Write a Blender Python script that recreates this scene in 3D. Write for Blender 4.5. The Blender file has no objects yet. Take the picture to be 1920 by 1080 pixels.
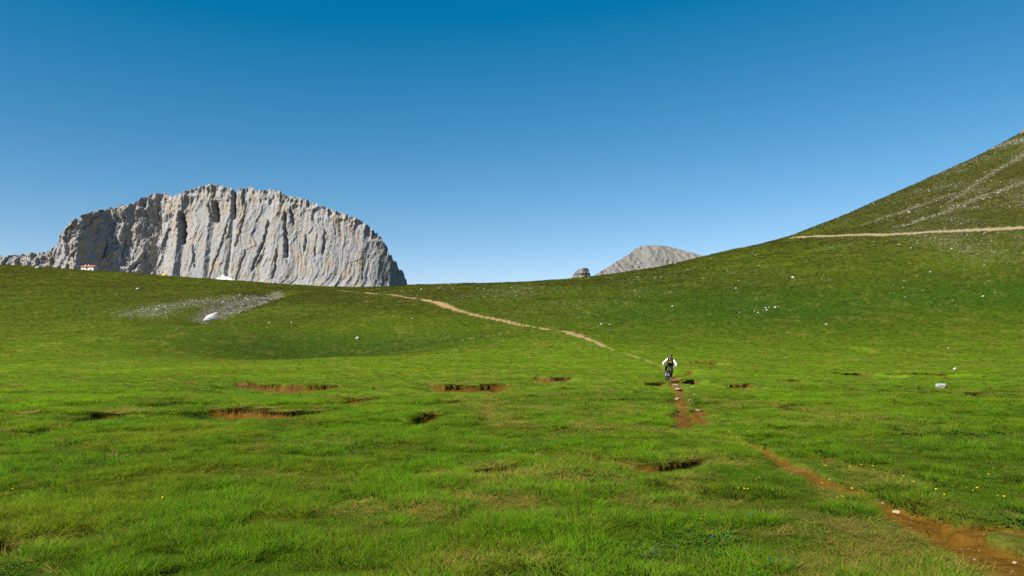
import bpy, bmesh, math, random
import numpy as np
from mathutils import Vector, Matrix

# ------------------------------------------------------------------ camera, sky, sun, exposure
SC = bpy.context.scene
F, YH, CAMH = 1920 * 28 / 36.0, 660.0, 1.7      # focal length in photo pixels, eye-level row, eye height
cd = bpy.data.cameras.new('camera')
cd.lens = 28; cd.sensor_width = 36; cd.shift_y = 120 / 1920.0
cd.clip_start = 0.05; cd.clip_end = 20000
cam = bpy.data.objects.new('camera', cd); SC.collection.objects.link(cam)
cam.location = (0, 0, CAMH); cam.rotation_euler = (math.radians(90), 0, 0)
SC.camera = cam

SUN_DIR = Vector((-0.78, -0.62, 0)).normalized()       # towards the sun: left, behind the camera
SUN_EL = math.radians(40)
SUN_AZ = math.atan2(SUN_DIR.x, SUN_DIR.y)
w = bpy.data.worlds.new('World'); SC.world = w; w.use_nodes = True
wn = w.node_tree.nodes; wl = w.node_tree.links
sky = wn.new('ShaderNodeTexSky'); sky.sky_type = 'NISHITA'; sky.sun_disc = False
sky.sun_elevation = SUN_EL; sky.sun_rotation = SUN_AZ
sky.altitude = 2600; sky.air_density = 1.0; sky.dust_density = 0.6; sky.ozone_density = 3.0
hs = wn.new('ShaderNodeHueSaturation'); hs.inputs['Saturation'].default_value = 1.22; hs.inputs['Hue'].default_value = 0.485
gm = wn.new('ShaderNodeGamma'); gm.inputs[1].default_value = 1.0
wl.new(sky.outputs[0], hs.inputs['Color']); wl.new(hs.outputs[0], gm.inputs[0])
vm = wn.new('ShaderNodeVectorMath'); vm.operation = 'MULTIPLY_ADD'; vm.inputs[1].default_value = (2.0, 1.25, 1.08); vm.inputs[2].default_value = (-.80, -.43, -.05)
vx = wn.new('ShaderNodeVectorMath'); vx.operation = 'MAXIMUM'; vx.inputs[1].default_value = (.01, .3, .8)
wl.new(gm.outputs[0], vm.inputs[0]); wl.new(vm.outputs[0], vx.inputs[0])
wl.new(vx.outputs[0], wn['Background'].inputs[0]); wn['Background'].inputs[1].default_value = 0.066
sd = bpy.data.lights.new('sun', 'SUN'); sd.energy = 5.0; sd.angle = math.radians(0.53); sd.color = (1.0, 0.94, 0.84)
sun = bpy.data.objects.new('sun', sd); SC.collection.objects.link(sun)
sv = Vector((SUN_DIR.x * math.cos(SUN_EL), SUN_DIR.y * math.cos(SUN_EL), math.sin(SUN_EL)))
sun.rotation_euler = sv.to_track_quat('Z', 'Y').to_euler(); sun.location = (-50, -40, 60)
vs = SC.view_settings
vs.view_transform = 'Standard'; vs.look = 'None'; vs.gamma = 1.0; vs.use_curve_mapping = False; vs.exposure = 0.90
SC.render.engine = 'CYCLES'
SC.cycles.max_bounces = 4; SC.cycles.diffuse_bounces = 2; SC.cycles.transmission_bounces = 2; SC.cycles.use_denoising = False

random.seed(4); RNG = np.random.default_rng(11)
COL = SC.collection

# ------------------------------------------------------------------ helpers
def tag(o, label=None, cat=None, group=None, kind=None):
    if label: o['label'] = label
    if cat: o['category'] = cat
    if group: o['group'] = group
    if kind: o['kind'] = kind
    return o

def link(name, me, mats=None, parent=None, coll=None):
    o = bpy.data.objects.new(name, me); (coll or COL).objects.link(o)
    if me is not None and mats:
        for m in (mats if isinstance(mats, (list, tuple)) else [mats]): me.materials.append(m)
    if parent: o.parent = parent
    return o

def mesh_np(name, V, Fq, smooth=True):
    V = np.asarray(V, np.float32); Fq = np.asarray(Fq, np.int32); k = Fq.shape[1]
    me = bpy.data.meshes.new(name)
    me.vertices.add(len(V)); me.vertices.foreach_set('co', V.ravel())
    me.loops.add(Fq.size); me.loops.foreach_set('vertex_index', Fq.ravel())
    me.polygons.add(len(Fq))
    me.polygons.foreach_set('loop_start', np.arange(0, Fq.size, k, dtype=np.int32))
    me.polygons.foreach_set('loop_total', np.full(len(Fq), k, np.int32))
    me.polygons.foreach_set('use_smooth', np.full(len(Fq), smooth, bool))
    me.update(calc_edges=True)
    return me

def attr(me, name, typ, arr):
    a = me.attributes.new(name, typ, 'POINT')
    arr = np.asarray(arr)
    if typ == 'FLOAT_COLOR':
        if arr.shape[1] == 3: arr = np.concatenate([arr, np.ones((len(arr), 1))], 1)
        a.data.foreach_set('color', arr.astype(np.float32).ravel())
    elif typ == 'FLOAT_VECTOR': a.data.foreach_set('vector', arr.astype(np.float32).ravel())
    elif typ == 'INT': a.data.foreach_set('value', arr.astype(np.int32))
    else: a.data.foreach_set('value', arr.astype(np.float32))

def _hash(ix, iy, s):
    n = (ix * 374761393 + iy * 668265263 + s * 974711 + 12345) & 0xffffffff
    n = ((n ^ (n >> 13)) * 1274126177) & 0xffffffff
    n = ((n ^ (n >> 15)) * 2246822519) & 0xffffffff
    return ((n ^ (n >> 16)) & 0xffffff) / float(0xffffff)

def vn(x, y, s=0):
    x = np.asarray(x, float); y = np.asarray(y, float)
    ix = np.floor(x).astype(np.int64); iy = np.floor(y).astype(np.int64)
    fx = x - ix; fy = y - iy
    fx = fx * fx * fx * (fx * (fx * 6 - 15) + 10); fy = fy * fy * fy * (fy * (fy * 6 - 15) + 10)
    a = _hash(ix, iy, s); b = _hash(ix + 1, iy, s); c = _hash(ix, iy + 1, s); d = _hash(ix + 1, iy + 1, s)
    return (a + (b - a) * fx + (c - a) * fy + (a - b - c + d) * fx * fy) * 2 - 1

def fbm(x, y, o=4, s=0, g=0.5):
    r = 0; a = 1.0; t = 0
    for k in range(o):
        q = 2.03 ** k; cs, sn = math.cos(0.6 * k), math.sin(0.6 * k)
        r = r + a * vn((x * cs - y * sn) * q + 17.3 * k, (x * sn + y * cs) * q - 9.1 * k, s + k * 31); t += a; a *= g
    return r / t

def ridged(x, y, o=3, s=0):
    r = 0; a = 1.0; t = 0
    for k in range(o):
        q = 2.1 ** k
        r = r + a * (1 - 2 * np.abs(vn(x * q + 5.1 * k, y * q + 3.7 * k, s + 13 * k))); t += a; a *= 0.5
    return r / t

def facets(x, y, s=0, tilt=1.0):
    """broken rock: each jittered cell is a plane with its own offset and tilt"""
    ix = np.floor(x).astype(np.int64); iy = np.floor(y).astype(np.int64); best = np.full(x.shape, 9.0); out = np.zeros(x.shape)
    for dx in (-1, 0, 1):
        for dy in (-1, 0, 1):
            cx = ix + dx; cy = iy + dy; px = cx + _hash(cx, cy, s); py = cy + _hash(cx, cy, s + 1)
            d = (x - px) ** 2 + (y - py) ** 2; m = d < best
            v = (_hash(cx, cy, s + 2) * 2 - 1) + tilt * ((_hash(cx, cy, s + 3) * 2 - 1) * (x - px) + (_hash(cx, cy, s + 4) * 2 - 1) * (y - py))
            out = np.where(m, v, out); best = np.where(m, d, best)
    return out

def sst(a, b, x):
    t = np.clip((x - a) / (b - a), 0, 1); return t * t * (3 - 2 * t)

# ------------------------------------------------------------------ terrain shape (metres; camera stands at the origin)
_sky = np.array([(-1200, 470), (-600, 482), (-200, 492), (0, 499), (100, 503), (200, 510), (300, 518), (400, 526), (500, 533), (600, 538.5),
    (680, 540), (760, 536.5), (850, 533), (950, 530), (1050, 524), (1150, 512), (1250, 496), (1320, 481), (1400, 463), (1480, 445),
    (1540, 421), (1600, 398), (1660, 371), (1720, 345), (1780, 318), (1850, 284), (1900, 258), (1920, 247), (2000, 208), (2200, 120), (2500, 20), (3000, -80)], float)
_ut = np.linspace(-1.4, 1.4, 1401)
_S = np.interp(_ut * F + 960, _sky[:, 0], (YH - _sky[:, 1]) / F)
_kern = np.hanning(13); _kern /= _kern.sum()
_S = np.convolve(np.pad(_S, 6, 'edge'), _kern, 'valid')
_R = np.interp(_ut * F + 960, [-900, 0, 400, 700, 1000, 1320, 1600, 1920, 2800], [430, 400, 360, 330, 330, 380, 450, 520, 600])
_kb = np.hanning(201); _kb /= _kb.sum()
_R = np.convolve(np.pad(_R, 100, 'edge'), _kb, 'valid')
_s = np.linspace(0, 6, 6001)
_g = sst(0.17, 0.55, _s) * (1 - 1.5 * sst(0.93, 1.25, _s)) + 0.5 * sst(1.25, 1.8, _s)
_g[_s > 1.8] = 0.0
_G = np.cumsum(_g) * (_s[1] - _s[0])
_A = np.empty_like(_ut)
for i in range(len(_ut)):
    Yq = np.linspace(0.25, 1.6, 500) * _R[i]
    Gq = np.interp(Yq / _R[i], _s, _G)
    _A[i] = np.min((_S[i] * Yq + CAMH) / np.maximum(Gq, 1e-4))

def base(X, Y):
    Yc = np.maximum(Y, 5.0); u = np.clip(X / Yc, -1.4, 1.4)
    A = np.interp(u, _ut, _A); R = np.interp(u, _ut, _R)
    return A * np.interp(np.clip(Y / R, 0, 6), _s, _G)

def pix_at(X, Y, Z): return 960 + F * X / Y, YH - F * (Z - CAMH) / Y

def hit(px, py, H):
    u = (px - 960) / F; v = (YH - py) / F
    Ys = np.geomspace(2.5, 900, 5000)
    T = (H(u * Ys, Ys) - CAMH) / Ys
    i = int(np.argmax(T >= v))
    if i == 0: i = int(np.argmax(T))
    y = Ys[i]
    return u * y, y

# broad forms: hollow behind the left mound, gully with stones
def broad(X, Y):
    z = base(X, Y)
    hx, hy = HOL
    z = z - 4.2 * np.exp(-(((X - hx) / 26) ** 2 + ((Y - hy) / 30) ** 2))
    mx, my = MND
    z = z + 1.0 * np.exp(-(((X - mx) / 34) ** 2 + ((Y - my) / 24) ** 2))
    z = z - 2.6 * np.exp(-(np.minimum(pdist(X, Y, GUL, False, 24), 60) / 6.0) ** 2)
    z = z + fbm(X / 60, Y / 60, 3, 5) * 0.9 * sst(90, 220, Y)
    return z

def pdist(X, Y, P, full=False, reach=0):
    """distance to a polyline; with full also the width stored at the nearest place"""
    X = np.asarray(X, float); Y = np.asarray(Y, float); P = np.asarray(P, float)
    if X.size > 20000 and reach:
        D = np.full(X.shape, 1e9); W = np.full(X.shape, 1e-3); S = np.zeros(X.shape)
        sel = (X > P[:, 0].min() - reach) & (X < P[:, 0].max() + reach) & (Y > P[:, 1].min() - reach) & (Y < P[:, 1].max() + reach)
        if sel.any():
            r = pdist(X[sel], Y[sel], P, full, 0)
            if full: D[sel], W[sel], S[sel] = r
            else: D[sel] = r
        return (D, W, S) if full else D
    D = np.full(X.shape, 1e9); W = np.zeros(X.shape); S = np.zeros(X.shape)
    P = np.asarray(P, float); acc = 0.0
    for k in range(len(P) - 1):
        ax, ay = P[k, :2]; bx, by = P[k + 1, :2]; L2 = (bx - ax) ** 2 + (by - ay) ** 2 + 1e-9
        t = np.clip(((X - ax) * (bx - ax) + (Y - ay) * (by - ay)) / L2, 0, 1)
        d = np.hypot(X - ax - t * (bx - ax), Y - ay - t * (by - ay))
        m = d < D; D = np.where(m, d, D)
        if full:
            W = np.where(m, P[k, 2] + t * (P[k + 1, 2] - P[k, 2]), W); S = np.where(m, acc + t * math.sqrt(L2), S)
        acc += math.sqrt(L2)
    return (D, W, S) if full else D

HOL = hit(590, 637, base); MND = hit(330, 632, base)
HOL = (HOL[0], HOL[1] + 6)
GUL = [hit(*p, base) for p in ((372, 600), (400, 590), (440, 573), (480, 560), (520, 547))]

def relief(X, Y):
    far = 1 / (1 + (np.maximum(Y, 0) / 60) ** 2)
    z = 0.035 * fbm(X / 7, Y / 7, 2, 21)
    z = z + 0.042 * fbm(X / 2.2, Y / 1.3, 2, 22) * (0.45 + 0.55 * far)
    z = z + 0.03 * np.maximum(fbm(X / 0.55, Y / 0.55, 2, 23), -0.2) * far
    z = z + .075 * sst(.10, .17, fbm(X / 3.4, Y / 1.7, 3, 27)) * sst(10, 20, Y) * (1 - sst(80, 120, Y))
    z = z + 0.35 * fbm(X / 14, Y / 9, 2, 24) * sst(60, 130, Y)
    return z * sst(-3, 3, Y + 6)

def rough(X, Y): return broad(X, Y) + relief(X, Y)

# trails: (pixel column, pixel row, half width in metres)
TRAILS = [
  ('main', [(2150, 1175, .45), (1920, 1056, .33), (1840, 1020, .33), (1760, 988, .30), (1700, 963, .22), (1650, 941, .15), (1590, 916, .17),
            (1540, 899, .16), (1490, 876, .19), (1450, 856, .19), (1415, 834, .12)], 0.15),
  ('main', [(2050, 1002, .35), (1920, 992, .30), (1860, 985, .28), (1780, 986, .2)], 0.13),
  ('main', [(1690, 893, .05), (1640, 884, .10), (1570, 868, .08), (1520, 852, .12), (1490, 842, .06)], 0.07),
  ('main', [(1415, 834, .12), (1370, 818, .10), (1335, 809, .07), (1316, 803, .04)], 0.08),
  ('main', [(1272, 801, .2), (1271, 782, .27), (1273, 768, .22), (1271, 750, .25), (1269, 735, .28), (1266, 719, .3), (1262, 708, .3), (1242, 692, .22),
            (1224, 680, .40), (1205, 674, .15), (1190, 668, .25), (1160, 660, 1.0), (1145, 654, .2), (1130, 648, .6), (1105, 637, 1.1), (1080, 628, 1.4), (1050, 620, 1.1), (1010, 614, .6),
            (980, 610, 1.2), (940, 600, 1.2), (880, 588, 1.2), (845, 577, 1.9), (820, 567, 2.1), (790, 561, 1.4), (760, 557, 1.2), (700, 551, 1.1), (655, 547, 1.1), (630, 544.5, .9)], 0.13),
  ('main', [(1308, 758, .12), (1312, 775, .20), (1314, 793, .10)], 0.10),
  ('main', [(1272, 706, .25), (1288, 702, .3), (1298, 694, .3)], 0.16),
  ('side', [(1000, 621, .45), (960, 624, .12), (950, 624, .4), (915, 631, .12), (880, 635, .4), (865, 638, .12)], 0.05),
  ('road', [(1484, 446.5, 2.2), (1550, 443, 2.4), (1640, 440, 2.4), (1665, 440.5, 3.4), (1720, 437, 3.4), (1800, 433, 3.4), (1920, 427, 3.4), (2100, 418, 3.6), (2400, 400, 4)], 0.0),
]
TR = []
for kind, pts, dep in TRAILS:
    TR.append((kind, np.array([(*hit(a, b, rough), c * (1.3 if b > 700 else .70)) for a, b, c in pts]), dep))

# turf scarps: ((px,py) edge from left to right), drop in metres, how much soil shows, label
SCARPS = [
  ([(442, 714), (480, 717), (512, 719), (560, 719), (600, 720), (668, 721)], .24, .5, 'long brown turf scarp, farther of the two left of the picture centre'),
  ([(398, 758), (440, 762), (500, 764), (550, 767), (600, 767), (645, 764)], .20, .7, 'widest brown turf scarp with dark undercuts in left middle meadow'),
  ([(796, 714), (830, 719), (880, 721), (930, 721), (972, 720)], .24, .6, 'straight narrow orange scarp left of the rider in the meadow'),
  ([(774, 770), (800, 772), (826, 775), (850, 770)], .26, .7, 'short scarp with a bare orange scoop below the picture centre'),
  ([(893, 770), (912, 773), (932, 770)], .18, .4, 'tiny dark scarp just right of the orange scoop'),
  ([(868, 878), (900, 876), (945, 872), (990, 858)], .17, .3, 'dark shaggy turf bank nearest the camera with violet flowers above'),
  ([(1148, 858), (1180, 862), (1212, 868), (1240, 868), (1280, 864), (1325, 858)], .16, .5, 'brown turf bank with a dark cleft below the trail'),
  ([(1092, 851), (1112, 854), (1134, 850)], .10, .5, 'round reddish bare patch left of the cleft turf bank'),
  ([(1556, 697), (1580, 702), (1618, 697)], .48, .9, 'small brown scarp in the right meadow above the others'),
  ([(1625, 697), (1700, 698), (1775, 698)], .30, .6, 'thin brown line of scarp running right across the right meadow'),
  ([(1618, 740), (1650, 744), (1684, 741)], .42, .9, 'brown scarp in the right meadow left of the grey boulder'),
  ([(1714, 734), (1755, 736)], .30, .6, 'faint scarp just left of the grey boulder'),
  ([(1762, 736), (1800, 739), (1836, 737)], .44, .9, 'reddish scarp directly below the grey boulder'),
  ([(1868, 741), (1925, 743)], .44, .9, 'brown scarp at the right picture edge below the boulder'),
  ([(1786, 683), (1800, 682)], .2, .4, 'little dark scarp just behind the flat white stone'),
  ([(1172, 712), (1205, 716), (1246, 714)], .2, .5, 'brown scarp just left of the bicycle wheels'),
  ([(1262, 714), (1280, 714), (1300, 708)], .34, .5, 'deep black undercut scarp just right of the bicycle'),
  ([(345, 715), (375, 716)], .2, .2, 'small dark scarp left of the long farther scarp'),
  ([(342, 745), (385, 749)], .18, .2, 'small dark scarp above left end of the widest scarp'),
  ([(432, 749), (452, 750)], .18, .2, 'tiny black scarp just above the widest scarp'),
  ([(700, 724), (722, 729)], .2, .4, 'little stepped scarp midway between the two long scarps'),
  ([(20, 788), (45, 792), (72, 789)], .2, .5, 'dark scarp near the left picture edge'),
  ([(98, 797), (128, 801)], .12, .6, 'small orange bare bank near the left picture edge'),
  ([(134, 691), (162, 692)], .3, .2, 'short black scarp in the far left meadow'),
  ([(0, 656), (64, 655)], .4, .2, 'dark scarp line at the far left edge below the slope'),
  ([(1285, 675), (1346, 676)], .35, .6, 'thin brown scarp in the meadow right of the rider'),
  ([(1580, 650), (1618, 649)], .6, .05, 'dark green clump of turf in the right meadow'),
  ([(640, 743), (690, 746), (735, 744)], .20, .6, 'thin broken brown scarp between the two left long scarps and the centre'),
  ([(170, 772), (215, 776), (262, 773)], .16, .6, 'thin brown scarp low in the left meadow'),
  ([(985, 703), (1030, 706), (1078, 704)], .26, .6, 'thin brown scarp in the meadow well left of the rider'),
  ([(1328, 716), (1365, 719), (1402, 717)], .26, .6, 'thin brown scarp in the meadow just right of the rider and trail'),
  ([(1446, 709), (1500, 711)], .32, .6, 'small brown scarp midway between rider and right meadow scarps'),
  ([(1400, 757), (1440, 760), (1478, 758)], .18, .5, 'shaggy small scarp in the meadow right of the muddy trail end'),
  ([(0, 1004), (60, 1010), (140, 1008)], .16, .3, 'shadowed shaggy turf bank in the bottom left corner'),
]
SCW = []
for pts, D, soil, lab in SCARPS:
    P = np.array([hit(a, b + (2 if b < 760 else 4), rough) for a, b in pts]); P = P[np.argsort(P[:, 0])]
    D = D * (.55 if P[:, 1].mean() < 16 else .8 if len(P) < 5 else 1)
    SCW.append((P, min(D * 1.15, .28 * (P[-1, 0] - P[0, 0])), max(soil, .45) if P[:, 1].mean() < 75 else soil, lab))

def scarp_field(X, Y, extra=False):
    """height change, soil mask, id of the scarp, lip mask"""
    z = np.zeros(X.shape); m = np.zeros(X.shape); sid = np.full(X.shape, -1); lip = np.zeros(X.shape); hum = np.zeros(X.shape); ov = np.zeros(X.shape)
    for k, (P, D, soil, lab) in enumerate(SCW):
        Ym = P[:, 1].mean(); x0, x1 = P[0, 0], P[-1, 0]; L = x1 - x0
        wd = min(max(D * Ym / CAMH * 2.0, D * 5), 15.0)
        sel = (X > x0 - .3) & (X < x1 + .3) & (Y > Ym - wd - 4) & (Y < Ym + 4 + 0.1 * Ym)
        if not sel.any(): continue
        x = X[sel]; y = Y[sel]
        ye = np.interp(x, P[:, 0], P[:, 1])
        jag = fbm(x / 0.9, x * 0 + k * 7.7, 4, 40 + k) * (0.14 + 0.0025 * Ym) * 1.6
        d = ye + jag - y
        e = np.clip(np.minimum(x - x0, x1 - x) / (0.22 * L + 1e-6), 0, 1); e = e * e * (3 - 2 * e)
        var = 0.75 + 0.4 * vn(x / 0.7, x * 0 + 3.3 * k, 60 + k)
        Dl = D * np.clip(e * (0.55 + 0.6 * var), 0, 1.2)
        fw = 0.05 + 0.004 * Ym
        dz = np.where(d > 0, -Dl * sst(0, fw, d) * (1 - sst(0.25 * wd, wd, d)), 0.12 * Dl * np.exp(np.minimum(d, 0) / 0.5))
        z[sel] += dz
        sw = fw + soil * (0.05 + 0.22 * wd * (0.5 + 0.5 * vn(x / 1.1, y / 2.0, 77 + k)))
        mm = sst(-0.02, 0.02, d) * (1 - sst(sw * 0.7, sw * 1.15, d)) * sst(0.03, 0.2, e)
        m[sel] = np.maximum(m[sel], mm)
        si = sid[sel]; si[mm > 0.4] = k; sid[sel] = si
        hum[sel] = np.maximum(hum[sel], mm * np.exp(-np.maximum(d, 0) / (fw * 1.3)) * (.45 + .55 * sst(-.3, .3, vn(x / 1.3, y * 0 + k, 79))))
        ov[sel] = ov[sel] - (.38 * D + .002 * Ym) * e * np.exp(-(np.minimum(d, 0) / .4) ** 2) * (d < .03) * (.4 + .9 * sst(-.5, .5, vn(x / 1.1, x * 0 + k, 78)))
        lip[sel] = np.maximum(lip[sel], np.exp(-(np.minimum(d, 0) / 0.35) ** 2) * (d < 0.05) * e)
    if extra: return z, m, sid, lip, hum, ov
    return z, m, sid, lip

def trail_field(X, Y):
    z = np.zeros(X.shape); m = np.zeros(X.shape); tid = np.full(X.shape, -1); pale = np.zeros(X.shape)
    for kind, P, dep in TR:
        rc = P[:, 2].max() * 2.5 + .3
        sel = (X > P[:, 0].min() - rc) & (X < P[:, 0].max() + rc) & (Y > P[:, 1].min() - rc) & (Y < P[:, 1].max() + rc)
        if not sel.any(): continue
        Xa, Ya, za, ma, ta, pa = X, Y, z, m, tid, pale
        X, Y, z, m, tid, pale = [a_[sel] for a_ in (X, Y, z, m, tid, pale)]
        D, W, S = pdist(X, Y, P, True)
        n = fbm(X / (0.35 + W), Y / (0.35 + W * 1.0), 3, 51)
        r = D / np.maximum(W * (1 + (0.8 if kind != 'road' else .10) * n), 1e-3)
        mk = 1 - sst(0.85, 1.15, r)

        if kind == 'main': mk = mk * np.where((Y > 47) & (Y < 125), sst(-.45, -.05, vn(S / 4.5, S * 0 + 2, 52)), 1)
        dd = dep
        z = z - dd * (1 - sst(0.8, 1.25, r)) * (0.75 + 0.25 * n)
        t = {'main': 0, 'side': 0, 'road': 1}[kind]
        tid = np.where(mk > 0.45, t, tid)
        pale = np.where(mk > m, {'main': 0.0, 'side': .8, 'road': 1.0}[kind], pale)
        m = np.maximum(m, mk)
        za[sel] = z; ma[sel] = m; ta[sel] = tid; pa[sel] = pale
        X, Y, z, m, tid, pale = Xa, Ya, za, ma, ta, pa
    return z, m, tid, pale

def H(X, Y):
    X = np.atleast_1d(np.asarray(X, float)); Y = np.atleast_1d(np.asarray(Y, float))
    return rough(X, Y) + scarp_field(X, Y)[0] + trail_field(X, Y)[0]

# stony streaks on the slopes (pixel lines and half widths in metres)
STREAKS = [np.array([(*hit(a, b, broad), c) for a, b, c in L]) for L in (
    [(1690, 425, 4), (1760, 402, 6), (1830, 372, 6), (1920, 340, 7), (2050, 300, 8)],
    [(1620, 420, 4), (1700, 395, 5), (1780, 365, 4)],
    [(1780, 380, 3), (1850, 330, 5), (1920, 290, 7)],
    [(1850, 275, 10), (1920, 262, 16), (2050, 220, 25)],
    [(372, 601, 3), (400, 590, 5), (440, 573, 5), (480, 560, 4), (520, 549, 3)],
    [(410, 593, 2), (450, 580, 2.5), (500, 566, 2)],
    [(270, 590, 9), (320, 575, 12), (400, 565, 14), (450, 560, 10)],
)]
SNOWP = hit(396, 593, broad)

C_G1 = np.array([.104, .212, .0048]); C_G2 = np.array([.054, .145, .0048]); C_G3 = np.array([.190, .215, .0075])
C_ST = np.array([.36, .265, .060]); C_OL = np.array([.0380, .0500, .0034]); C_SOIL = np.array([.126, .064, .0080])
C_PALE = np.array([.31, .212, .102]); C_SCREE = np.array([.27, .26, .23]); C_DK = np.array([.034, .061, .0033])

def lerp(a, b, t): return a + (b - a) * t[..., None]

def turf(X, Y):
    """colour of the living turf, share of straw, share of stones"""
    far = sst(55, 240, Y)
    n1 = fbm(X / 5.0, Y / 9.0, 3, 101); n2 = fbm(X / 1.1, Y / 1.6, 3, 102); n3 = fbm(X / 30, Y / 45, 3, 103)
    c = lerp(np.broadcast_to(C_G1, X.shape + (3,)), C_G2, np.clip(0.45 - 1.1 * n1 + .5 * n2, 0, 1) * (1 - .6 * far))
    c = lerp(c, C_G3, np.clip(.24 + 1.0 * n2 - .5 * n1, 0, 1) * .45)
    c = lerp(c, C_G3 * np.array([.66, .66, .6]), .16 * sst(30, 75, Y))
    ol = far * np.clip(.93 + .22 * n3, 0, 1)
    c = lerp(c, C_OL, ol)
    # greener foot of the right slope and hollow on the left
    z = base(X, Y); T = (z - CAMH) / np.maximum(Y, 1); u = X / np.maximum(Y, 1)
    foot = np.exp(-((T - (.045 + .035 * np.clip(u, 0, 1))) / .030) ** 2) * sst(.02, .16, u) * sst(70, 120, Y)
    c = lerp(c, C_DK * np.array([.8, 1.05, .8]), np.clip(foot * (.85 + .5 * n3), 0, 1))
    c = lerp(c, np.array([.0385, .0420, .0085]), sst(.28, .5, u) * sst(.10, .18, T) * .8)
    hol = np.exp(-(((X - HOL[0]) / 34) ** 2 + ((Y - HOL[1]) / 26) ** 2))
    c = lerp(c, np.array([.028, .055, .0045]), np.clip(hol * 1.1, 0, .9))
    straw = np.clip(-.06 + .85 * fbm(X / .8, Y / 1.1, 3, 104) + .55 * fbm(X / 4, Y / 5, 2, 105), 0, 1) * (1 - .5 * far)
    # stones
    right = sst(.30, .60, u) * sst(.07, .15, T) * sst(110, 200, Y)
    mid = np.exp(-((T - .075) / .03) ** 2) * sst(-.25, -.1, u) * (1 - sst(.3, .5, u)) * sst(120, 200, Y)
    st = .30 * right * np.clip(.6 + 1.5 * fbm(X / 18, Y / 40, 3, 106), 0, 1.3) + 0.16 * mid * np.clip(.7 + 1.5 * fbm(X / 14, Y / 25, 3, 107), 0, 1.3)
    st = st + .11 * sst(120, 220, Y) * np.clip(.8 + 1.4 * fbm(X / 22, Y / 40, 3, 108), .2, 1.6)
    for k, P in enumerate(STREAKS):
        D, W, S = pdist(X, Y, P, True, P[:, 2].max() * 4)
        D = np.minimum(D, 1e3 * W)
        st = np.maximum(st, (.95 if k in (4, 5) else .62) * np.exp(-(D / (W * (1 + .5 * fbm(X / 9, Y / 9, 2, 110)))) ** 2))
    return c, straw, np.clip(st, 0, 1)

# ------------------------------------------------------------------ materials
def newmat(name):
    m = bpy.data.materials.new(name); m.use_nodes = True
    nt = m.node_tree; nt.nodes.clear()
    out = nt.nodes.new('ShaderNodeOutputMaterial')
    return m, nt, nt.nodes.new, nt.links.new, out

def simple(name, col, rough=.6, spec=.3, metal=0.0, nscale=30.0, namp=.18, bump=0.0):
    m, nt, N, L, out = newmat(name)
    b = N('ShaderNodeBsdfPrincipled'); b.inputs['Roughness'].default_value = rough; b.inputs['Metallic'].default_value = metal
    b.inputs['Specular IOR Level'].default_value = spec
    tc = N('ShaderNodeTexCoord'); n = N('ShaderNodeTexNoise'); n.inputs['Scale'].default_value = nscale; n.inputs['Detail'].default_value = 5
    L(tc.outputs['Object'], n.inputs['Vector'])
    r = N('ShaderNodeMapRange'); r.inputs[3].default_value = 1 - namp; r.inputs[4].default_value = 1 + namp
    L(n.outputs[0], r.inputs[0])
    v = N('ShaderNodeVectorMath'); v.operation = 'SCALE'; v.inputs[0].default_value = col
    L(r.outputs[0], v.inputs['Scale']); L(v.outputs[0], b.inputs['Base Color'])
    if bump:
        bp = N('ShaderNodeBump'); bp.inputs['Strength'].default_value = bump; bp.inputs['Distance'].default_value = .02
        L(n.outputs[0], bp.inputs['Height']); L(bp.outputs[0], b.inputs['Normal'])
    L(b.outputs[0], out.inputs[0])
    return m

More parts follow.
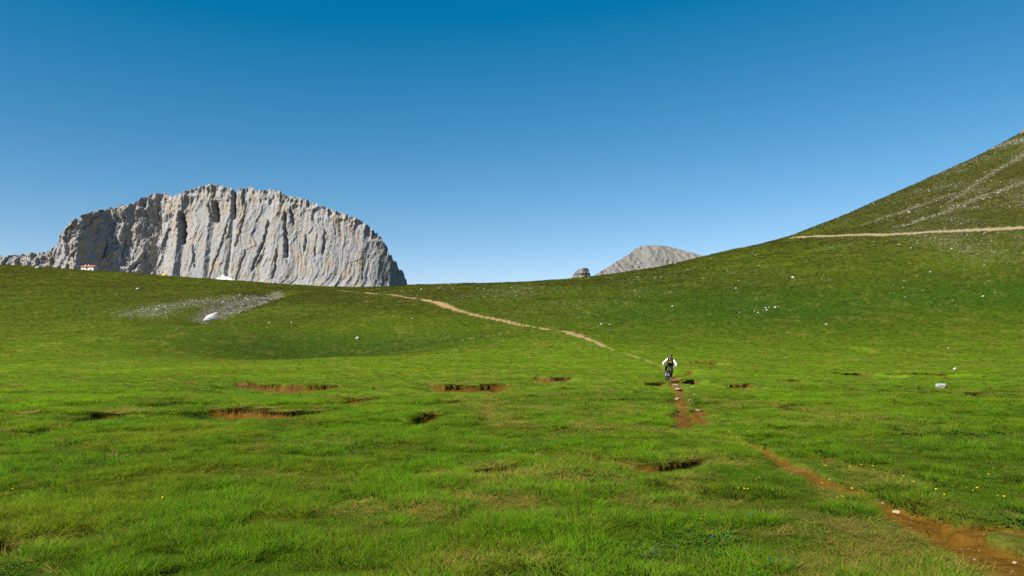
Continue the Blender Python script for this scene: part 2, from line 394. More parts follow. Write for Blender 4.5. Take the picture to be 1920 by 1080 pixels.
def ground_material():
    m, nt, N, L, out = newmat('turf_and_soil')
    a = N('ShaderNodeAttribute'); a.attribute_name = 'gcol'
    soil = N('ShaderNodeAttribute'); soil.attribute_name = 'soil'
    st = N('ShaderNodeAttribute'); st.attribute_name = 'stony'
    geo = N('ShaderNodeNewGeometry')
    def noise(scale, det, rough=.6):
        n = N('ShaderNodeTexNoise'); n.inputs['Scale'].default_value = scale; n.inputs['Detail'].default_value = det
        n.inputs['Roughness'].default_value = rough; L(geo.outputs['Position'], n.inputs['Vector']); return n
    n1 = noise(1.3, 8, .68); n2 = noise(.16, 5, .6); n3 = noise(9, 6, .7)
    r1 = N('ShaderNodeMapRange'); r1.inputs[1].default_value = .3; r1.inputs[2].default_value = .7; r1.inputs[3].default_value = .62; r1.inputs[4].default_value = 1.36
    L(n1.outputs[0], r1.inputs[0])
    sc = N('ShaderNodeVectorMath'); sc.operation = 'SCALE'; L(a.outputs['Color'], sc.inputs[0]); L(r1.outputs[0], sc.inputs['Scale'])
    # pale bents and small stones as flecks
    th = N('ShaderNodeMath'); th.operation = 'MULTIPLY_ADD'; th.inputs[1].default_value = .25; th.inputs[2].default_value = 0
    L(st.outputs['Fac'], th.inputs[0])
    su = N('ShaderNodeMath'); su.operation = 'ADD'; L(n1.outputs[0], su.inputs[0]); L(th.outputs[0], su.inputs[1])
    rr = N('ShaderNodeMapRange'); rr.inputs[1].default_value = .62; rr.inputs[2].default_value = .74; L(su.outputs[0], rr.inputs[0])
    mul = N('ShaderNodeMath'); mul.operation = 'MULTIPLY'; L(rr.outputs[0], mul.inputs[0])
    sm = N('ShaderNodeMapRange'); sm.inputs[1].default_value = 0; sm.inputs[2].default_value = .25; L(st.outputs['Fac'], sm.inputs[0]); L(sm.outputs[0], mul.inputs[1])
    mx = N('ShaderNodeMix'); mx.data_type = 'RGBA'; mx.inputs[7].default_value = (.150, .138, .085, 1)
    L(mul.outputs[0], mx.inputs[0]); L(sc.outputs[0], mx.inputs[6])
    # darker damp and paler dry places in bare soil
    r3 = N('ShaderNodeMapRange'); r3.inputs[1].default_value = .3; r3.inputs[2].default_value = .7; r3.inputs[3].default_value = .55; r3.inputs[4].default_value = 1.35
    L(n3.outputs[0], r3.inputs[0])
    s2 = N('ShaderNodeVectorMath'); s2.operation = 'SCALE'; L(a.outputs['Color'], s2.inputs[0]); L(r3.outputs[0], s2.inputs['Scale'])
    m2 = N('ShaderNodeMix'); m2.data_type = 'RGBA'; L(soil.outputs['Fac'], m2.inputs[0]); L(mx.outputs[2], m2.inputs[6]); L(s2.outputs[0], m2.inputs[7])
    b = N('ShaderNodeBsdfPrincipled'); b.inputs['Roughness'].default_value = .95; b.inputs['Specular IOR Level'].default_value = .03
    L(m2.outputs[2], b.inputs['Base Color'])
    bp = N('ShaderNodeBump'); bp.inputs['Strength'].default_value = .7; bp.inputs['Distance'].default_value = .35; L(n1.outputs[0], bp.inputs['Height'])
    b3 = N('ShaderNodeBump'); b3.inputs['Strength'].default_value = .5; b3.inputs['Distance'].default_value = .03; L(n3.outputs[0], b3.inputs['Height']); L(bp.outputs[0], b3.inputs['Normal'])
    L(b3.outputs[0], b.inputs['Normal']); L(b.outputs[0], out.inputs[0])
    return m

def grass_material():
    m, nt, N, L, out = newmat('grass_blades')
    c = N('ShaderNodeAttribute'); c.attribute_type = 'INSTANCER'; c.attribute_name = 'col'
    tn = N('ShaderNodeAttribute'); tn.attribute_name = 'tone'
    t = N('ShaderNodeAttribute'); t.attribute_name = 't'
    r = N('ShaderNodeMapRange'); r.inputs[3].default_value = .62; r.inputs[4].default_value = 1.42; L(tn.outputs['Fac'], r.inputs[0])
    sc = N('ShaderNodeVectorMath'); sc.operation = 'SCALE'; L(c.outputs['Color'], sc.inputs[0]); L(r.outputs[0], sc.inputs['Scale'])
    # old straw at the foot of each blade, some wholly dry blades
    rt = N('ShaderNodeMapRange'); rt.inputs[1].default_value = .0; rt.inputs[2].default_value = .45; rt.inputs[3].default_value = .45; rt.inputs[4].default_value = 0; L(t.outputs['Fac'], rt.inputs[0])
    dr = N('ShaderNodeMapRange'); dr.inputs[1].default_value = .90; dr.inputs[2].default_value = .93; dr.inputs[4].default_value = .75; L(tn.outputs['Fac'], dr.inputs[0])
    mxx = N('ShaderNodeMath'); mxx.operation = 'MAXIMUM'; L(rt.outputs[0], mxx.inputs[0]); L(dr.outputs[0], mxx.inputs[1])
    mx = N('ShaderNodeMix'); mx.data_type = 'RGBA'; mx.inputs[7].default_value = (.19, .145, .032, 1)
    L(mxx.outputs[0], mx.inputs[0]); L(sc.outputs[0], mx.inputs[6])
    b = N('ShaderNodeBsdfPrincipled'); b.inputs['Roughness'].default_value = .7; b.inputs['Specular IOR Level'].default_value = .06
    L(mx.outputs[2], b.inputs['Base Color'])
    geo = N('ShaderNodeNewGeometry'); nm = N('ShaderNodeMix'); nm.data_type = 'VECTOR'; nm.inputs[0].default_value = .72; nm.inputs[5].default_value = (0, 0, 1)
    L(geo.outputs['Normal'], nm.inputs[4]); nz = N('ShaderNodeVectorMath'); nz.operation = 'NORMALIZE'; L(nm.outputs[1], nz.inputs[0]); L(nz.outputs[0], b.inputs['Normal'])
    tr = N('ShaderNodeBsdfTranslucent'); L(mx.outputs[2], tr.inputs[0])
    ms = N('ShaderNodeMixShader'); ms.inputs[0].default_value = .38; L(b.outputs[0], ms.inputs[1]); L(tr.outputs[0], ms.inputs[2])
    L(ms.outputs[0], out.inputs[0])
    return m

def rock_material(name, base_c, ochre_c, dark_c, sx, sz, och=.5, bump=.8, dist=2.0, streak=True):
    """weathered limestone; sx/sz are noise scales across and up the face"""
    m, nt, N, L, out = newmat(name)
    geo = N('ShaderNodeNewGeometry')
    mp = N('ShaderNodeMapping'); mp.inputs['Scale'].default_value = (sx, sx, sz); L(geo.outputs['Position'], mp.inputs['Vector'])
    def noise(scale, det, rough, vec):
        n = N('ShaderNodeTexNoise'); n.inputs['Scale'].default_value = scale; n.inputs['Detail'].default_value = det; n.inputs['Roughness'].default_value = rough
        L(vec, n.inputs['Vector']); return n
    nA = noise(1, 7, .62, mp.outputs[0]); nB = noise(2.7, 6, .6, mp.outputs[0]); nC = noise(sx * 5, 9, .7, geo.outputs['Position'])
    m1 = N('ShaderNodeMix'); m1.data_type = 'RGBA'; m1.inputs[6].default_value = (*base_c, 1); m1.inputs[7].default_value = (*ochre_c, 1)
    r1 = N('ShaderNodeMapRange'); r1.inputs[1].default_value = .50; r1.inputs[2].default_value = .68; r1.inputs[4].default_value = och; L(nA.outputs[0], r1.inputs[0]); L(r1.outputs[0], m1.inputs[0])
    m2 = N('ShaderNodeMix'); m2.data_type = 'RGBA'; m2.inputs[7].default_value = (*dark_c, 1)
    r2 = N('ShaderNodeMapRange'); r2.inputs[1].default_value = .55; r2.inputs[2].default_value = .75; r2.inputs[4].default_value = .65; L(nB.outputs[0], r2.inputs[0]); L(r2.outputs[0], m2.inputs[0]); L(m1.outputs[2], m2.inputs[6])
    r3 = N('ShaderNodeMapRange'); r3.inputs[1].default_value = .25; r3.inputs[2].default_value = .75; r3.inputs[3].default_value = .6; r3.inputs[4].default_value = 1.4; L(nC.outputs[0], r3.inputs[0])
    sc = N('ShaderNodeVectorMath'); sc.operation = 'SCALE'; L(m2.outputs[2], sc.inputs[0]); L(r3.outputs[0], sc.inputs['Scale'])
    b = N('ShaderNodeBsdfPrincipled'); b.inputs['Roughness'].default_value = .92; b.inputs['Specular IOR Level'].default_value = .15
    L(sc.outputs[0], b.inputs['Base Color'])
    b1 = N('ShaderNodeBump'); b1.inputs['Strength'].default_value = bump; b1.inputs['Distance'].default_value = dist; L(nC.outputs[0], b1.inputs['Height'])
    b2 = N('ShaderNodeBump'); b2.inputs['Strength'].default_value = bump; b2.inputs['Distance'].default_value = dist * 1.5; L(nB.outputs[0], b2.inputs['Height']); L(b1.outputs[0], b2.inputs['Normal'])
    L(b2.outputs[0], b.inputs['Normal']); L(b.outputs[0], out.inputs[0])
    return m

M_GROUND = ground_material(); M_GRASS = grass_material()
M_CLIFF = rock_material('cliff_limestone', (.236, .236, .236), (.285, .215, .12), (.135, .138, .146), .13, .013, .75, .8, .5)
M_FELL = rock_material('fell_scree', (.15, .145, .135), (.16, .142, .115), (.10, .098, .093), .06, .05, .6, .7, .5)
M_ROCK = rock_material('boulder_limestone', (.28, .27, .255), (.27, .24, .195), (.18, .172, .16), 4.0, 4.0, .5, .5, .02)
M_STONE = rock_material('path_stone', (.30, .245, .165), (.28, .195, .10), (.18, .14, .09), 5.0, 5.0, .6, .5, .01)
M_SNOW = simple('old_snow', (.62, .60, .565), .6, .2, 0, 1.5, .10, .4)

# ------------------------------------------------------------------ the ground sheet, split where trail and scarps bare the soil
def rows():
    r = [np.arange(-4, 2.0, .12), np.arange(2.0, 9, .045), np.arange(9, 17, .07), np.arange(17, 32, .11), np.arange(32, 75, .18), np.arange(75, 130, .5)]
    y = 130.0; f = []
    while y < 620: f.append(y); y *= 1.006 if 290 < y < 450 else 1.0125
    while y < 2600: f.append(y); y *= 1.05
    return np.concatenate(r + [np.array(f)])
Yr = rows()
t = np.linspace(-1, 1, 1120)
cc = np.sign(t) * (0.66 * np.minimum(np.abs(t) / .84, 1) + np.maximum(np.abs(t) - .84, 0) / .16 * .62)
YY, CCg = np.meshgrid(Yr, cc, indexing='ij')
XX = CCg * (YY + 8)
sz, sm, sid, lip, hum, ovh = scarp_field(XX, YY, True)
tz, tm, tid, pale = trail_field(XX, YY)
ZZ = rough(XX, YY) + sz + tz
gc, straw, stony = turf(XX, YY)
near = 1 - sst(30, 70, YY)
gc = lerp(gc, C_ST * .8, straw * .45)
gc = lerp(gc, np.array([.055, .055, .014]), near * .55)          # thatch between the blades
gc = lerp(gc, C_SCREE * .35, np.clip(stony - .5, 0, 1) * .35)
soilc = lerp(np.broadcast_to(C_SOIL, gc.shape), np.where((pale > .95)[..., None], np.array([.27, .212, .130]), C_PALE), np.clip(np.maximum(pale, sst(55, 130, YY) * (tm > sm)) + .25 * fbm(XX / 1.5, YY / 2, 3, 130), 0, 1))
soil = np.maximum(sm, tm)
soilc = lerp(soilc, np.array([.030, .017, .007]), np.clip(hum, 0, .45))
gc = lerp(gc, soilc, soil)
nr, nc = XX.shape
idx = np.arange(nr * nc).reshape(nr, nc)
quads = np.stack([idx[:-1, :-1], idx[:-1, 1:], idx[1:, 1:], idx[1:, :-1]], -1).reshape(-1, 4)
fm = lambda A: (A[:-1, :-1] + A[:-1, 1:] + A[1:, 1:] + A[1:, :-1]).reshape(-1) / 4
ftm = fm(tm); fsm = fm(sm); fid = np.maximum(np.maximum(sid[:-1, :-1], sid[1:, 1:]), np.maximum(sid[1:, :-1], sid[:-1, 1:])).reshape(-1)
ftid = np.maximum(np.maximum(tid[:-1, :-1], tid[1:, 1:]), np.maximum(tid[1:, :-1], tid[:-1, 1:])).reshape(-1)
own = np.zeros(len(quads), int)
own[(fsm > .4) & (fid >= 0)] = 100 + fid[(fsm > .4) & (fid >= 0)]
own[(ftm > .4) & (ftid >= 0)] = 1 + ftid[(ftm > .4) & (ftid >= 0)]
VV = np.stack([XX, YY + ovh, ZZ], -1).reshape(-1, 3)
def ground_piece(name, sel, label, cat):
    q = quads[sel]
    if len(q) == 0: return
    us, inv = np.unique(q, return_inverse=True)
    me = mesh_np(name, VV[us], inv.reshape(-1, 4))
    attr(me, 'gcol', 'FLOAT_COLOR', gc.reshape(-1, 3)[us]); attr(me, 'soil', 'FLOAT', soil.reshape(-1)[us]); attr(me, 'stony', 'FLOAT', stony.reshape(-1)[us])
    tag(link(name, me, M_GROUND), label, cat, None, 'structure')
ground_piece('ground', own == 0, 'rolling green alpine meadow and grassy slopes', 'meadow')
ground_piece('footpath', own == 1, 'orange brown dirt trail winding from lower right past the rider to the saddle', 'trail')
ground_piece('gravel_road', own == 2, 'pale gravel track cut across the right hillside', 'road')
for k, s in enumerate(SCW):
    ground_piece('turf_scarp', own == 100 + k, s[3], 'scarp')

# ------------------------------------------------------------------ mountains behind the saddle
def ridge(name, sky, Yc, zb, ncol, nrow, disp, lean, back, mat, label, cat, jag=0.0, jfreq=6.0, kind='structure', apron=None):
    """a mountain whose crest follows the given profile; front face displaced by disp(px, z, t), closed behind"""
    sky = np.array(sky, float); a = np.linspace(sky[0, 0], sky[-1, 0], ncol)
    top = CAMH + (YH - np.interp(a, sky[:, 0], sky[:, 1])) / F * Yc
    if jag: top = top + jag * (ridged(a / jfreq, a * 0 + 1.7, 3, 300) * .6 + .4 * vn(a / jfreq * 3.1, a * 0, 301) - .3)
    for _ in range(2):
        top = np.maximum(top, zb + 1); dY = lean(a, top, a * 0 + 1) + disp(a, top, a * 0 + 1)
        top = CAMH + (YH - np.interp(a, sky[:, 0], sky[:, 1])) / F * (Yc + dY)
    if jag: top = top + jag * (ridged(a / jfreq, a * 0 + 1.7, 3, 300) * .6 + .4 * vn(a / jfreq * 3.1, a * 0, 301) - .3)
    top = np.maximum(top, zb + 1)
    tt = np.linspace(0, 1, nrow)
    A, T = np.meshgrid(a, tt, indexing='xy')
    TOP = np.broadcast_to(top, A.shape); Z = zb + (TOP - zb) * T
    Y = Yc + lean(A, Z, T) + disp(A, Z, T)
    X = (A - 960) / F * (Yc + float(np.median(dY)))
    V = [np.stack([X, Y, Z], -1)]
    nb = 14
    for k in range(1, nb + 1):
        q = k / nb; zz = zb + (top - zb) * (1 - q) ** 1.2
        yy = Y[-1] + back * (top - zb) * q + 6 * fbm(a / 20, a * 0 + k * .4, 3, 310) * q
        V.append(np.stack([X[-1], yy, zz], -1)[None])
    V = np.concatenate(V, 0); n = V.shape[0]
    id_ = np.arange(n * ncol).reshape(n, ncol)
    q = np.stack([id_[:-1, :-1], id_[:-1, 1:], id_[1:, 1:], id_[1:, :-1]], -1).reshape(-1, 4)
    me = mesh_np(name, V.reshape(-1, 3), q)
    return tag(link(name, me, mat), label, cat, None, kind)

CL_SKY = [(-400, 500), (-200, 492), (-80, 488), (0, 484), (20, 480), (40, 479), (60, 477), (100, 474), (120, 469), (128, 455), (135, 440), (150, 432), (160, 415), (165, 408), (172, 411),
  (180, 400), (200, 390), (215, 388), (220, 383), (230, 386), (236, 382), (250, 374), (262, 367), (275, 363), (290, 362), (302, 361), (312, 368), (325, 366), (345, 358), (370, 350),
  (390, 345), (405, 346), (420, 350), (430, 349), (435, 355), (440, 361), (445, 357), (450, 353), (465, 349), (475, 353), (480, 357), (490, 355), (505, 356), (515, 357), (525, 357),
  (535, 365), (555, 369), (575, 374), (590, 381), (605, 386), (620, 391), (640, 398), (655, 404), (670, 410), (685, 420), (700, 432), (713, 444), (717, 455), (724, 466), (728, 478),
  (731, 476), (734, 488), (739, 492), (743, 504), (749, 508), (752, 520), (756, 526), (758, 545), (762, 590)]
PLAN = np.array([(-400, 30), (-100, 10), (0, 0), (60, -4), (118, -4), (128, -8), (150, -16), (168, -22), (178, -22), (190, -2), (205, 12), (250, 24), (286, 44), (300, 16), (333, 2), (342, 0), (351, 6), (362, 4),
  (396, 0), (404, 4), (414, 2), (434, 2), (440, 6), (447, -1), (500, 0), (520, -3), (560, 2), (620, 3), (680, 12), (710, 22), (730, 34), (762, 75)], float)
CRACKS = [([(437, 352), (438, 375), (441, 402)], 5, 14), ([(404, 372), (406, 395), (410, 412)], 8, 12), ([(392, 378), (398, 400)], 3, 6), ([(341, 395), (346, 420), (349, 452)], 7, 16),
  ([(507, 413), (503, 440), (494, 475), (486, 505)], 2.6, 9), ([(536, 395), (540, 430), (545, 462), (546, 480)], 3.2, 9), ([(546, 388), (553, 415)], 3, 7), ([(528, 470), (529, 500), (525, 520)], 2, 7),
  ([(578, 440), (577, 470)], 2, 5), ([(612, 430), (611, 475)], 2.4, 6), ([(596, 465), (597, 478)], 1.6, 5), ([(470, 470), (455, 540)], 1.8, 5), ([(430, 420), (420, 470), (405, 530)], 2, 5),
  ([(463, 372), (458, 420), (450, 460)], 2, 5), ([(205, 450), (202, 480)], 2, 8), ([(720, 445), (722, 470)], 2.5, 7), ([(62, 485), (63, 497)], 2, 7), ([(260, 485), (250, 500)], 4, 6), ([(370, 460), (380, 500)], 2, 5)]
def cliff_disp(A, Z, T):
    PY = YH - (Z - CAMH) * F / 1000
    p = np.interp(A, PLAN[:, 0], PLAN[:, 1])
    wgt = sst(330, 420, PY)                                   # deep forms mostly on the wall, softer on the crest
    y = p * (0.55 + .45 * wgt)
    wx = A + 26 * fbm(A / 90, Z / 60, 3, 320) - .14 * (Z - 80)
    left = 1 - sst(300, 345, A)
    ribs = ridged(wx / 34, Z / 210, 2, 321)
    y = y - (.8 * ribs * (1 - .6 * left) * (1 - .6 * sst(540, 640, A)))
    y = y - (1.0 + 1.2 * sst(-.2, .5, fbm(A / 50, Z / 50, 2, 328))) * .25 * ridged(wx / 12, Z / 110, 2, 322) - .2 * ridged(wx / 4.2, Z / 16, 2, 323)
    y = y - left * 5 * fbm(A / 22, Z / 14, 4, 324) - (.4 + 1.4 * left) * fbm(A / 9, Z / 14, 3, 325) - .4 * fbm(A / 3, Z / 4, 3, 326) - .18 * ridged(wx / 2.6, Z / 45, 2, 329)
    wz = Z + 5 * vn(A / 14, Z / 14, 335)
    y = y - (.75 + 1.7 * left) * facets(wx / 15, wz / 55, 336, 1.5) - .5 * facets(wx / 6, wz / 30, 346, 1.3) - (.30 + .7 * left) * facets(wx / 3.4, wz / 7, 341, 1.6)
    y = y - 4.5 * sst(.80, 1, T) * ridged(A / 10, Z / 14, 2, 327)
    for pts, wd_, dp in CRACKS:
        pts = np.array(pts, float)
        xc = np.interp(PY, pts[:, 1], pts[:, 0]) + 2.2 * fbm(PY / 9, PY * 0, 3, 330); wd = wd_ * .62 * (1 + .5 * fbm(PY / 6, A / 30, 2, 331))
        e = sst(pts[0, 1] - 8, pts[0, 1] + 4, PY) * (1 - sst(pts[-1, 1] - 8, pts[-1, 1] + 6, PY))
        y = y + 1.15 * dp * e * np.exp(-((A - xc) / wd) ** 2)
    ap = sst(500, 535, PY + .1 * (A - 400) * 0) * (1 - sst(650, 720, A))
    y = y * (1 - .6 * sst(525, 545, PY) * (A < 330)) - 60 * sst(520, 600, PY) * (.4 + .6 * (1 - sst(300, 500, A)))
    return y
ridge('cliff', CL_SKY, 1000, 28, 1050, 270, cliff_disp, lambda A, Z, T: .30 * (Z - 28) - 20, 1.4, M_CLIFF,
      'great grey and ochre limestone cliff with jagged crest behind the meadow', 'cliff', jag=3.0, jfreq=6)

FELL_SKY = [(1040, 560), (1080, 535), (1110, 516), (1125, 507), (1140, 500), (1158, 489), (1168, 485), (1172, 482), (1185, 476), (1195, 469), (1212, 461), (1225, 459), (1240, 459), (1262, 460.5), (1280, 465), (1300, 471.5), (1320, 478), (1345, 487), (1400, 500), (1500, 540)]
ridge('scree_hill', FELL_SKY, 900, 20, 420, 160, lambda A, Z, T: -9 * fbm(A / 30, Z / 24, 4, 340) - 2.5 * fbm(A / 6, Z / 5, 4, 341) - 2 * ridged((A + Z) / 14, Z / 60, 2, 342),
      lambda A, Z, T: 1.5 * (Z - 20) - 110, 1.6, M_FELL, 'bare grey scree hill rising behind the saddle right of the cliff', 'hill', jag=1.1, jfreq=5)
KN_SKY = [(1062, 560), (1068, 527), (1073, 519), (1078, 510), (1083, 506), (1090, 504), (1096, 502), (1101, 501), (1103, 503), (1105, 508), (1107, 514), (1108, 525), (1110, 560)]
ridge('rock_tor', KN_SKY, 620, 32, 130, 90, lambda A, Z, T: -2.2 * fbm(A / 7, Z / 3.0, 4, 350) - 1.0 * np.sign(vn(A / 30, Z / 2.4, 351)) * .6 - .5 * fbm(A / 2, Z / 1, 3, 352) - 5 * (1 - ((A - 1088) / 24) ** 2),
      lambda A, Z, T: .45 * (Z - 32), .9, M_FELL, 'small square rock knob on the saddle beside the scree hill', 'rock', jag=.7, jfreq=3, kind=None)
OC_SKY = [(1878, 300), (1890, 270), (1897, 258), (1903, 256), (1908, 247), (1912, 246), (1915, 236), (1920, 233), (1930, 224), (1945, 220), (1960, 205), (1990, 190), (2010, 215), (2040, 260)]
ridge('rock_outcrop', OC_SKY, 505, 120, 160, 120, lambda A, Z, T: -2.5 * fbm(A / 9, Z / 4, 4, 360) - 1.2 * ridged(A / 5, Z / 8, 2, 361), lambda A, Z, T: .5 * (Z - 120), 1.0, M_FELL,
      'dark rocky outcrop on the skyline at the right picture edge', 'rock', jag=1.0, jfreq=3, kind=None)

# ------------------------------------------------------------------ scattered stuff (grass, stones) by geometry nodes
def scatter(name, P, rot, scl, ix, col, coll, label, cat):
    me = bpy.data.meshes.new(name); me.vertices.add(len(P)); me.vertices.foreach_set('co', np.asarray(P, np.float32).ravel())
    attr(me, 'rot', 'FLOAT_VECTOR', rot); attr(me, 'scl', 'FLOAT_VECTOR', scl); attr(me, 'idx', 'INT', ix); attr(me, 'col', 'FLOAT_COLOR', col)
    o = link(name, me); tag(o, label, cat, None, 'stuff')
    ng = bpy.data.node_groups.new(name, 'GeometryNodeTree')
    ng.interface.new_socket('Geometry', in_out='INPUT', socket_type='NodeSocketGeometry'); ng.interface.new_socket('Geometry', in_out='OUTPUT', socket_type='NodeSocketGeometry')
    gi = ng.nodes.new('NodeGroupInput'); go = ng.nodes.new('NodeGroupOutput')
    ip = ng.nodes.new('GeometryNodeInstanceOnPoints'); ci = ng.nodes.new('GeometryNodeCollectionInfo')
    ci.inputs['Collection'].default_value = coll; ci.inputs['Separate Children'].default_value = True; ci.inputs['Reset Children'].default_value = True
    ip.inputs['Pick Instance'].default_value = True
    def na(nm, typ):
        n = ng.nodes.new('GeometryNodeInputNamedAttribute'); n.data_type = typ; n.inputs['Name'].default_value = nm; return n.outputs['Attribute']
    ng.links.new(gi.outputs[0], ip.inputs['Points']); ng.links.new(ci.outputs[0], ip.inputs['Instance'])
    ng.links.new(na('idx', 'INT'), ip.inputs['Instance Index']); ng.links.new(na('rot', 'FLOAT_VECTOR'), ip.inputs['Rotation']); ng.links.new(na('scl', 'FLOAT_VECTOR'), ip.inputs['Scale'])
    ng.links.new(ip.outputs[0], go.inputs[0])
    md = o.modifiers.new('scatter', 'NODES'); md.node_group = ng
    return o

def blades(name, n, spread, hmin, hmax, wid, lean, curl, coll, rs, seg=3, leaf=False):
    V = []; Fc = []; TT = []; TN = []
    for i in range(n):
        r = spread * math.sqrt(rs.random()); th = rs.uniform(0, 6.283)
        bx, by = r * math.cos(th), r * math.sin(th)
        d = th + rs.gauss(0, .8); h = rs.uniform(hmin, hmax); ln = lean * rs.uniform(.3, 1.2) * (.4 + r / spread) + .05
        wv = wid * rs.uniform(.7, 1.3); sd_ = d + math.pi / 2 + rs.uniform(-.6, .6); tone = rs.random()
        b0 = len(V)
        for k in range(seg + 1):
            q = k / seg; off = h * (ln * q + curl * q * q); zz = h * (q - .25 * curl * q * q)
            x = bx + math.cos(d) * off; y = by + math.sin(d) * off
            ww = wv * ((1 - q) ** .6 if not leaf else math.sin(math.pi * min(.98, .12 + .86 * q)) * 1.0)
            if k == seg:
                V.append((x, y, zz)); TT.append(1); TN.append(tone)
            else:
                for s in (-1, 1):
                    V.append((x + s * ww * .5 * math.cos(sd_), y + s * ww * .5 * math.sin(sd_), zz - .012 * (k == 0))); TT.append(q); TN.append(tone)
        for k in range(seg - 1): Fc += [(b0 + 2 * k, b0 + 2 * k + 1, b0 + 2 * k + 3), (b0 + 2 * k, b0 + 2 * k + 3, b0 + 2 * k + 2)]
        Fc.append((b0 + 2 * seg - 2, b0 + 2 * seg - 1, b0 + 2 * seg))
    me = mesh_np(name, V, Fc); attr(me, 't', 'FLOAT', TT); attr(me, 'tone', 'FLOAT', TN)
    return link(name, me, M_GRASS, coll=coll)

rs = random.Random(3)
TUFTS = bpy.data.collections.new('tuft_shapes')
for k in range(4): blades('tuft_%02d' % k, 46, .13, .030, .072, .0046, .65, .40, TUFTS, rs)          # short turf
for k in range(4, 7): blades('tuft_%02d' % k, 60, .12, .06, .14, .0050, .48, .50, TUFTS, rs)        # long green tussock
for k in range(7, 9): blades('tuft_%02d' % k, 52, .11, .05, .12, .0046, .95, .75, TUFTS, rs)        # drooping straw tussock
for k in range(9, 10): blades('tuft_%02d' % k, 40, .12, .02, .05, .012, 1.1, .3, TUFTS, rs, 3, True)  # low herbs
for k in range(10, 12): blades('tuft_%02d' % k, 34, .22, .05, .12, .016, .6, .4, TUFTS, rs, 2)      # coarse, for far off

def sample(n, y0, y1, power, umax=.80, pad=3.0):
    """points with areal density falling as Y**-power inside the camera's field and a margin round it"""
    e = 2 - power
    q = RNG.random(n); Y = (y0 ** e + q * (y1 ** e - y0 ** e)) ** (1 / e) if abs(e) > 1e-6 else y0 * (y1 / y0) ** q
    X = RNG.uniform(-1, 1, n) * (umax * Y + pad)
    return X, Y

def grass(name, n, y0, y1, power, label, far=False):
    X, Y = sample(n, y0, y1, power)
    sz, sm, sid, lp, hm, ov_ = scarp_field(X, Y, True); tz, tm, tid, pl = trail_field(X, Y)
    c, straw, stony = turf(X, Y)
    keep = (np.maximum(sm, tm) < RNG.uniform(.2, .5, n)) & (RNG.random(n) > stony * .8)
    keep &= RNG.random(n) < (sst(18, 42, Y) if 10 < y0 < 50 else 1 - sst(18, 42, Y) if y0 < 10 else sst(100, 170, Y))
    if 10 < y0 < 50: keep &= RNG.random(n) < 1 - .8 * sst(130, 200, Y)
    z = rough(X, Y) + sz + tz; Y = Y + ov_
    X, Y, z, c, straw, stony, lp = [a[keep] for a in (X, Y, z, c, straw, stony, lp)]; n = len(X)
    cl = fbm(X / .6, Y / .6, 2, 200); cl2 = fbm(X / 2.6, Y / 3.2, 2, 201)
    dry = np.clip(straw * 1.1 + .75 * lp + .22 * np.exp(-((cl + .12) / .10) ** 2) * sst(-.2, .2, cl2), 0, 1)
    isdry = RNG.random(n) < dry * .62
    long_ = (cl + .6 * cl2 > .10) & ~isdry
    herb = (fbm(X / 1.6, Y / 2.1, 3, 203) > .30) & ~isdry & (RNG.random(n) < .8)
    ix = RNG.integers(0, 4, n); ix = np.where(long_, RNG.integers(4, 7, n), ix); ix = np.where(herb, 9, ix); ix = np.where(isdry, RNG.integers(7, 9, n), ix)
    if far or y0 > 20: ix = RNG.integers(10, 12, n)
    col = c * RNG.uniform(.62, 1.32, (n, 1)) * (.9 + .3 * sst(-.1, .4, cl + .35 * cl2))[:, None] * (1 + RNG.normal(0, .08, (n, 3)))
    col = np.where(isdry[:, None], lerp(col, C_ST * RNG.uniform(.6, 1.15, (n, 1)), np.full(n, .72)), col)
    col = np.where(herb[:, None] & ~isdry[:, None], col * np.array([.85, .92, 1.9]), col)
    dy = .075 * Y / CAMH
    hide = np.maximum.reduce([np.maximum(scarp_field(X, Y + q * dy)[1], trail_field(X, Y + q * dy)[1]) for q in (.12, .3, .5, .7, .95, 1.25, 1.6, 2.0)])
    hs_ = np.clip(.37 + .48 * sst(-.10, .30, cl + .35 * cl2) + .16 * RNG.normal(0, 1, n), .3, 1.6)
    wd = RNG.uniform(.8, 1.3, n) * np.clip(Y / 13, 1, 2.0) * (.62 if y0 > 20 else 1); hs_ = hs_ * (1 - .8 * hide); wd = wd * (1 - .4 * hide)
    if far: wd = RNG.uniform(.8, 1.5, n) * np.clip(Y / 120, 1, 3); hs_ = RNG.uniform(.7, 1.4, n) * np.clip(Y / 140, 1, 2.2)
    P = np.stack([X, Y, z], -1)
    rot = np.stack([RNG.normal(0, .09, n), RNG.normal(.10, .09, n), RNG.uniform(0, 6.283, n)], -1)
    return scatter(name, P, rot, np.stack([wd, wd, hs_], -1), ix, np.clip(col, .002, 1), TUFTS, label, 'grass')

grass('meadow_grass', 220000, 2.6, 42, .85, 'lush green turf with straw tussocks in the foreground meadow')
grass('distant_grass', 150000, 18, 200, 1.0, 'short tufted grass across the middle meadow')
grass('hillside_grass', 130000, 100, 560, .6, 'thin olive grass tufts over the far slopes', True)

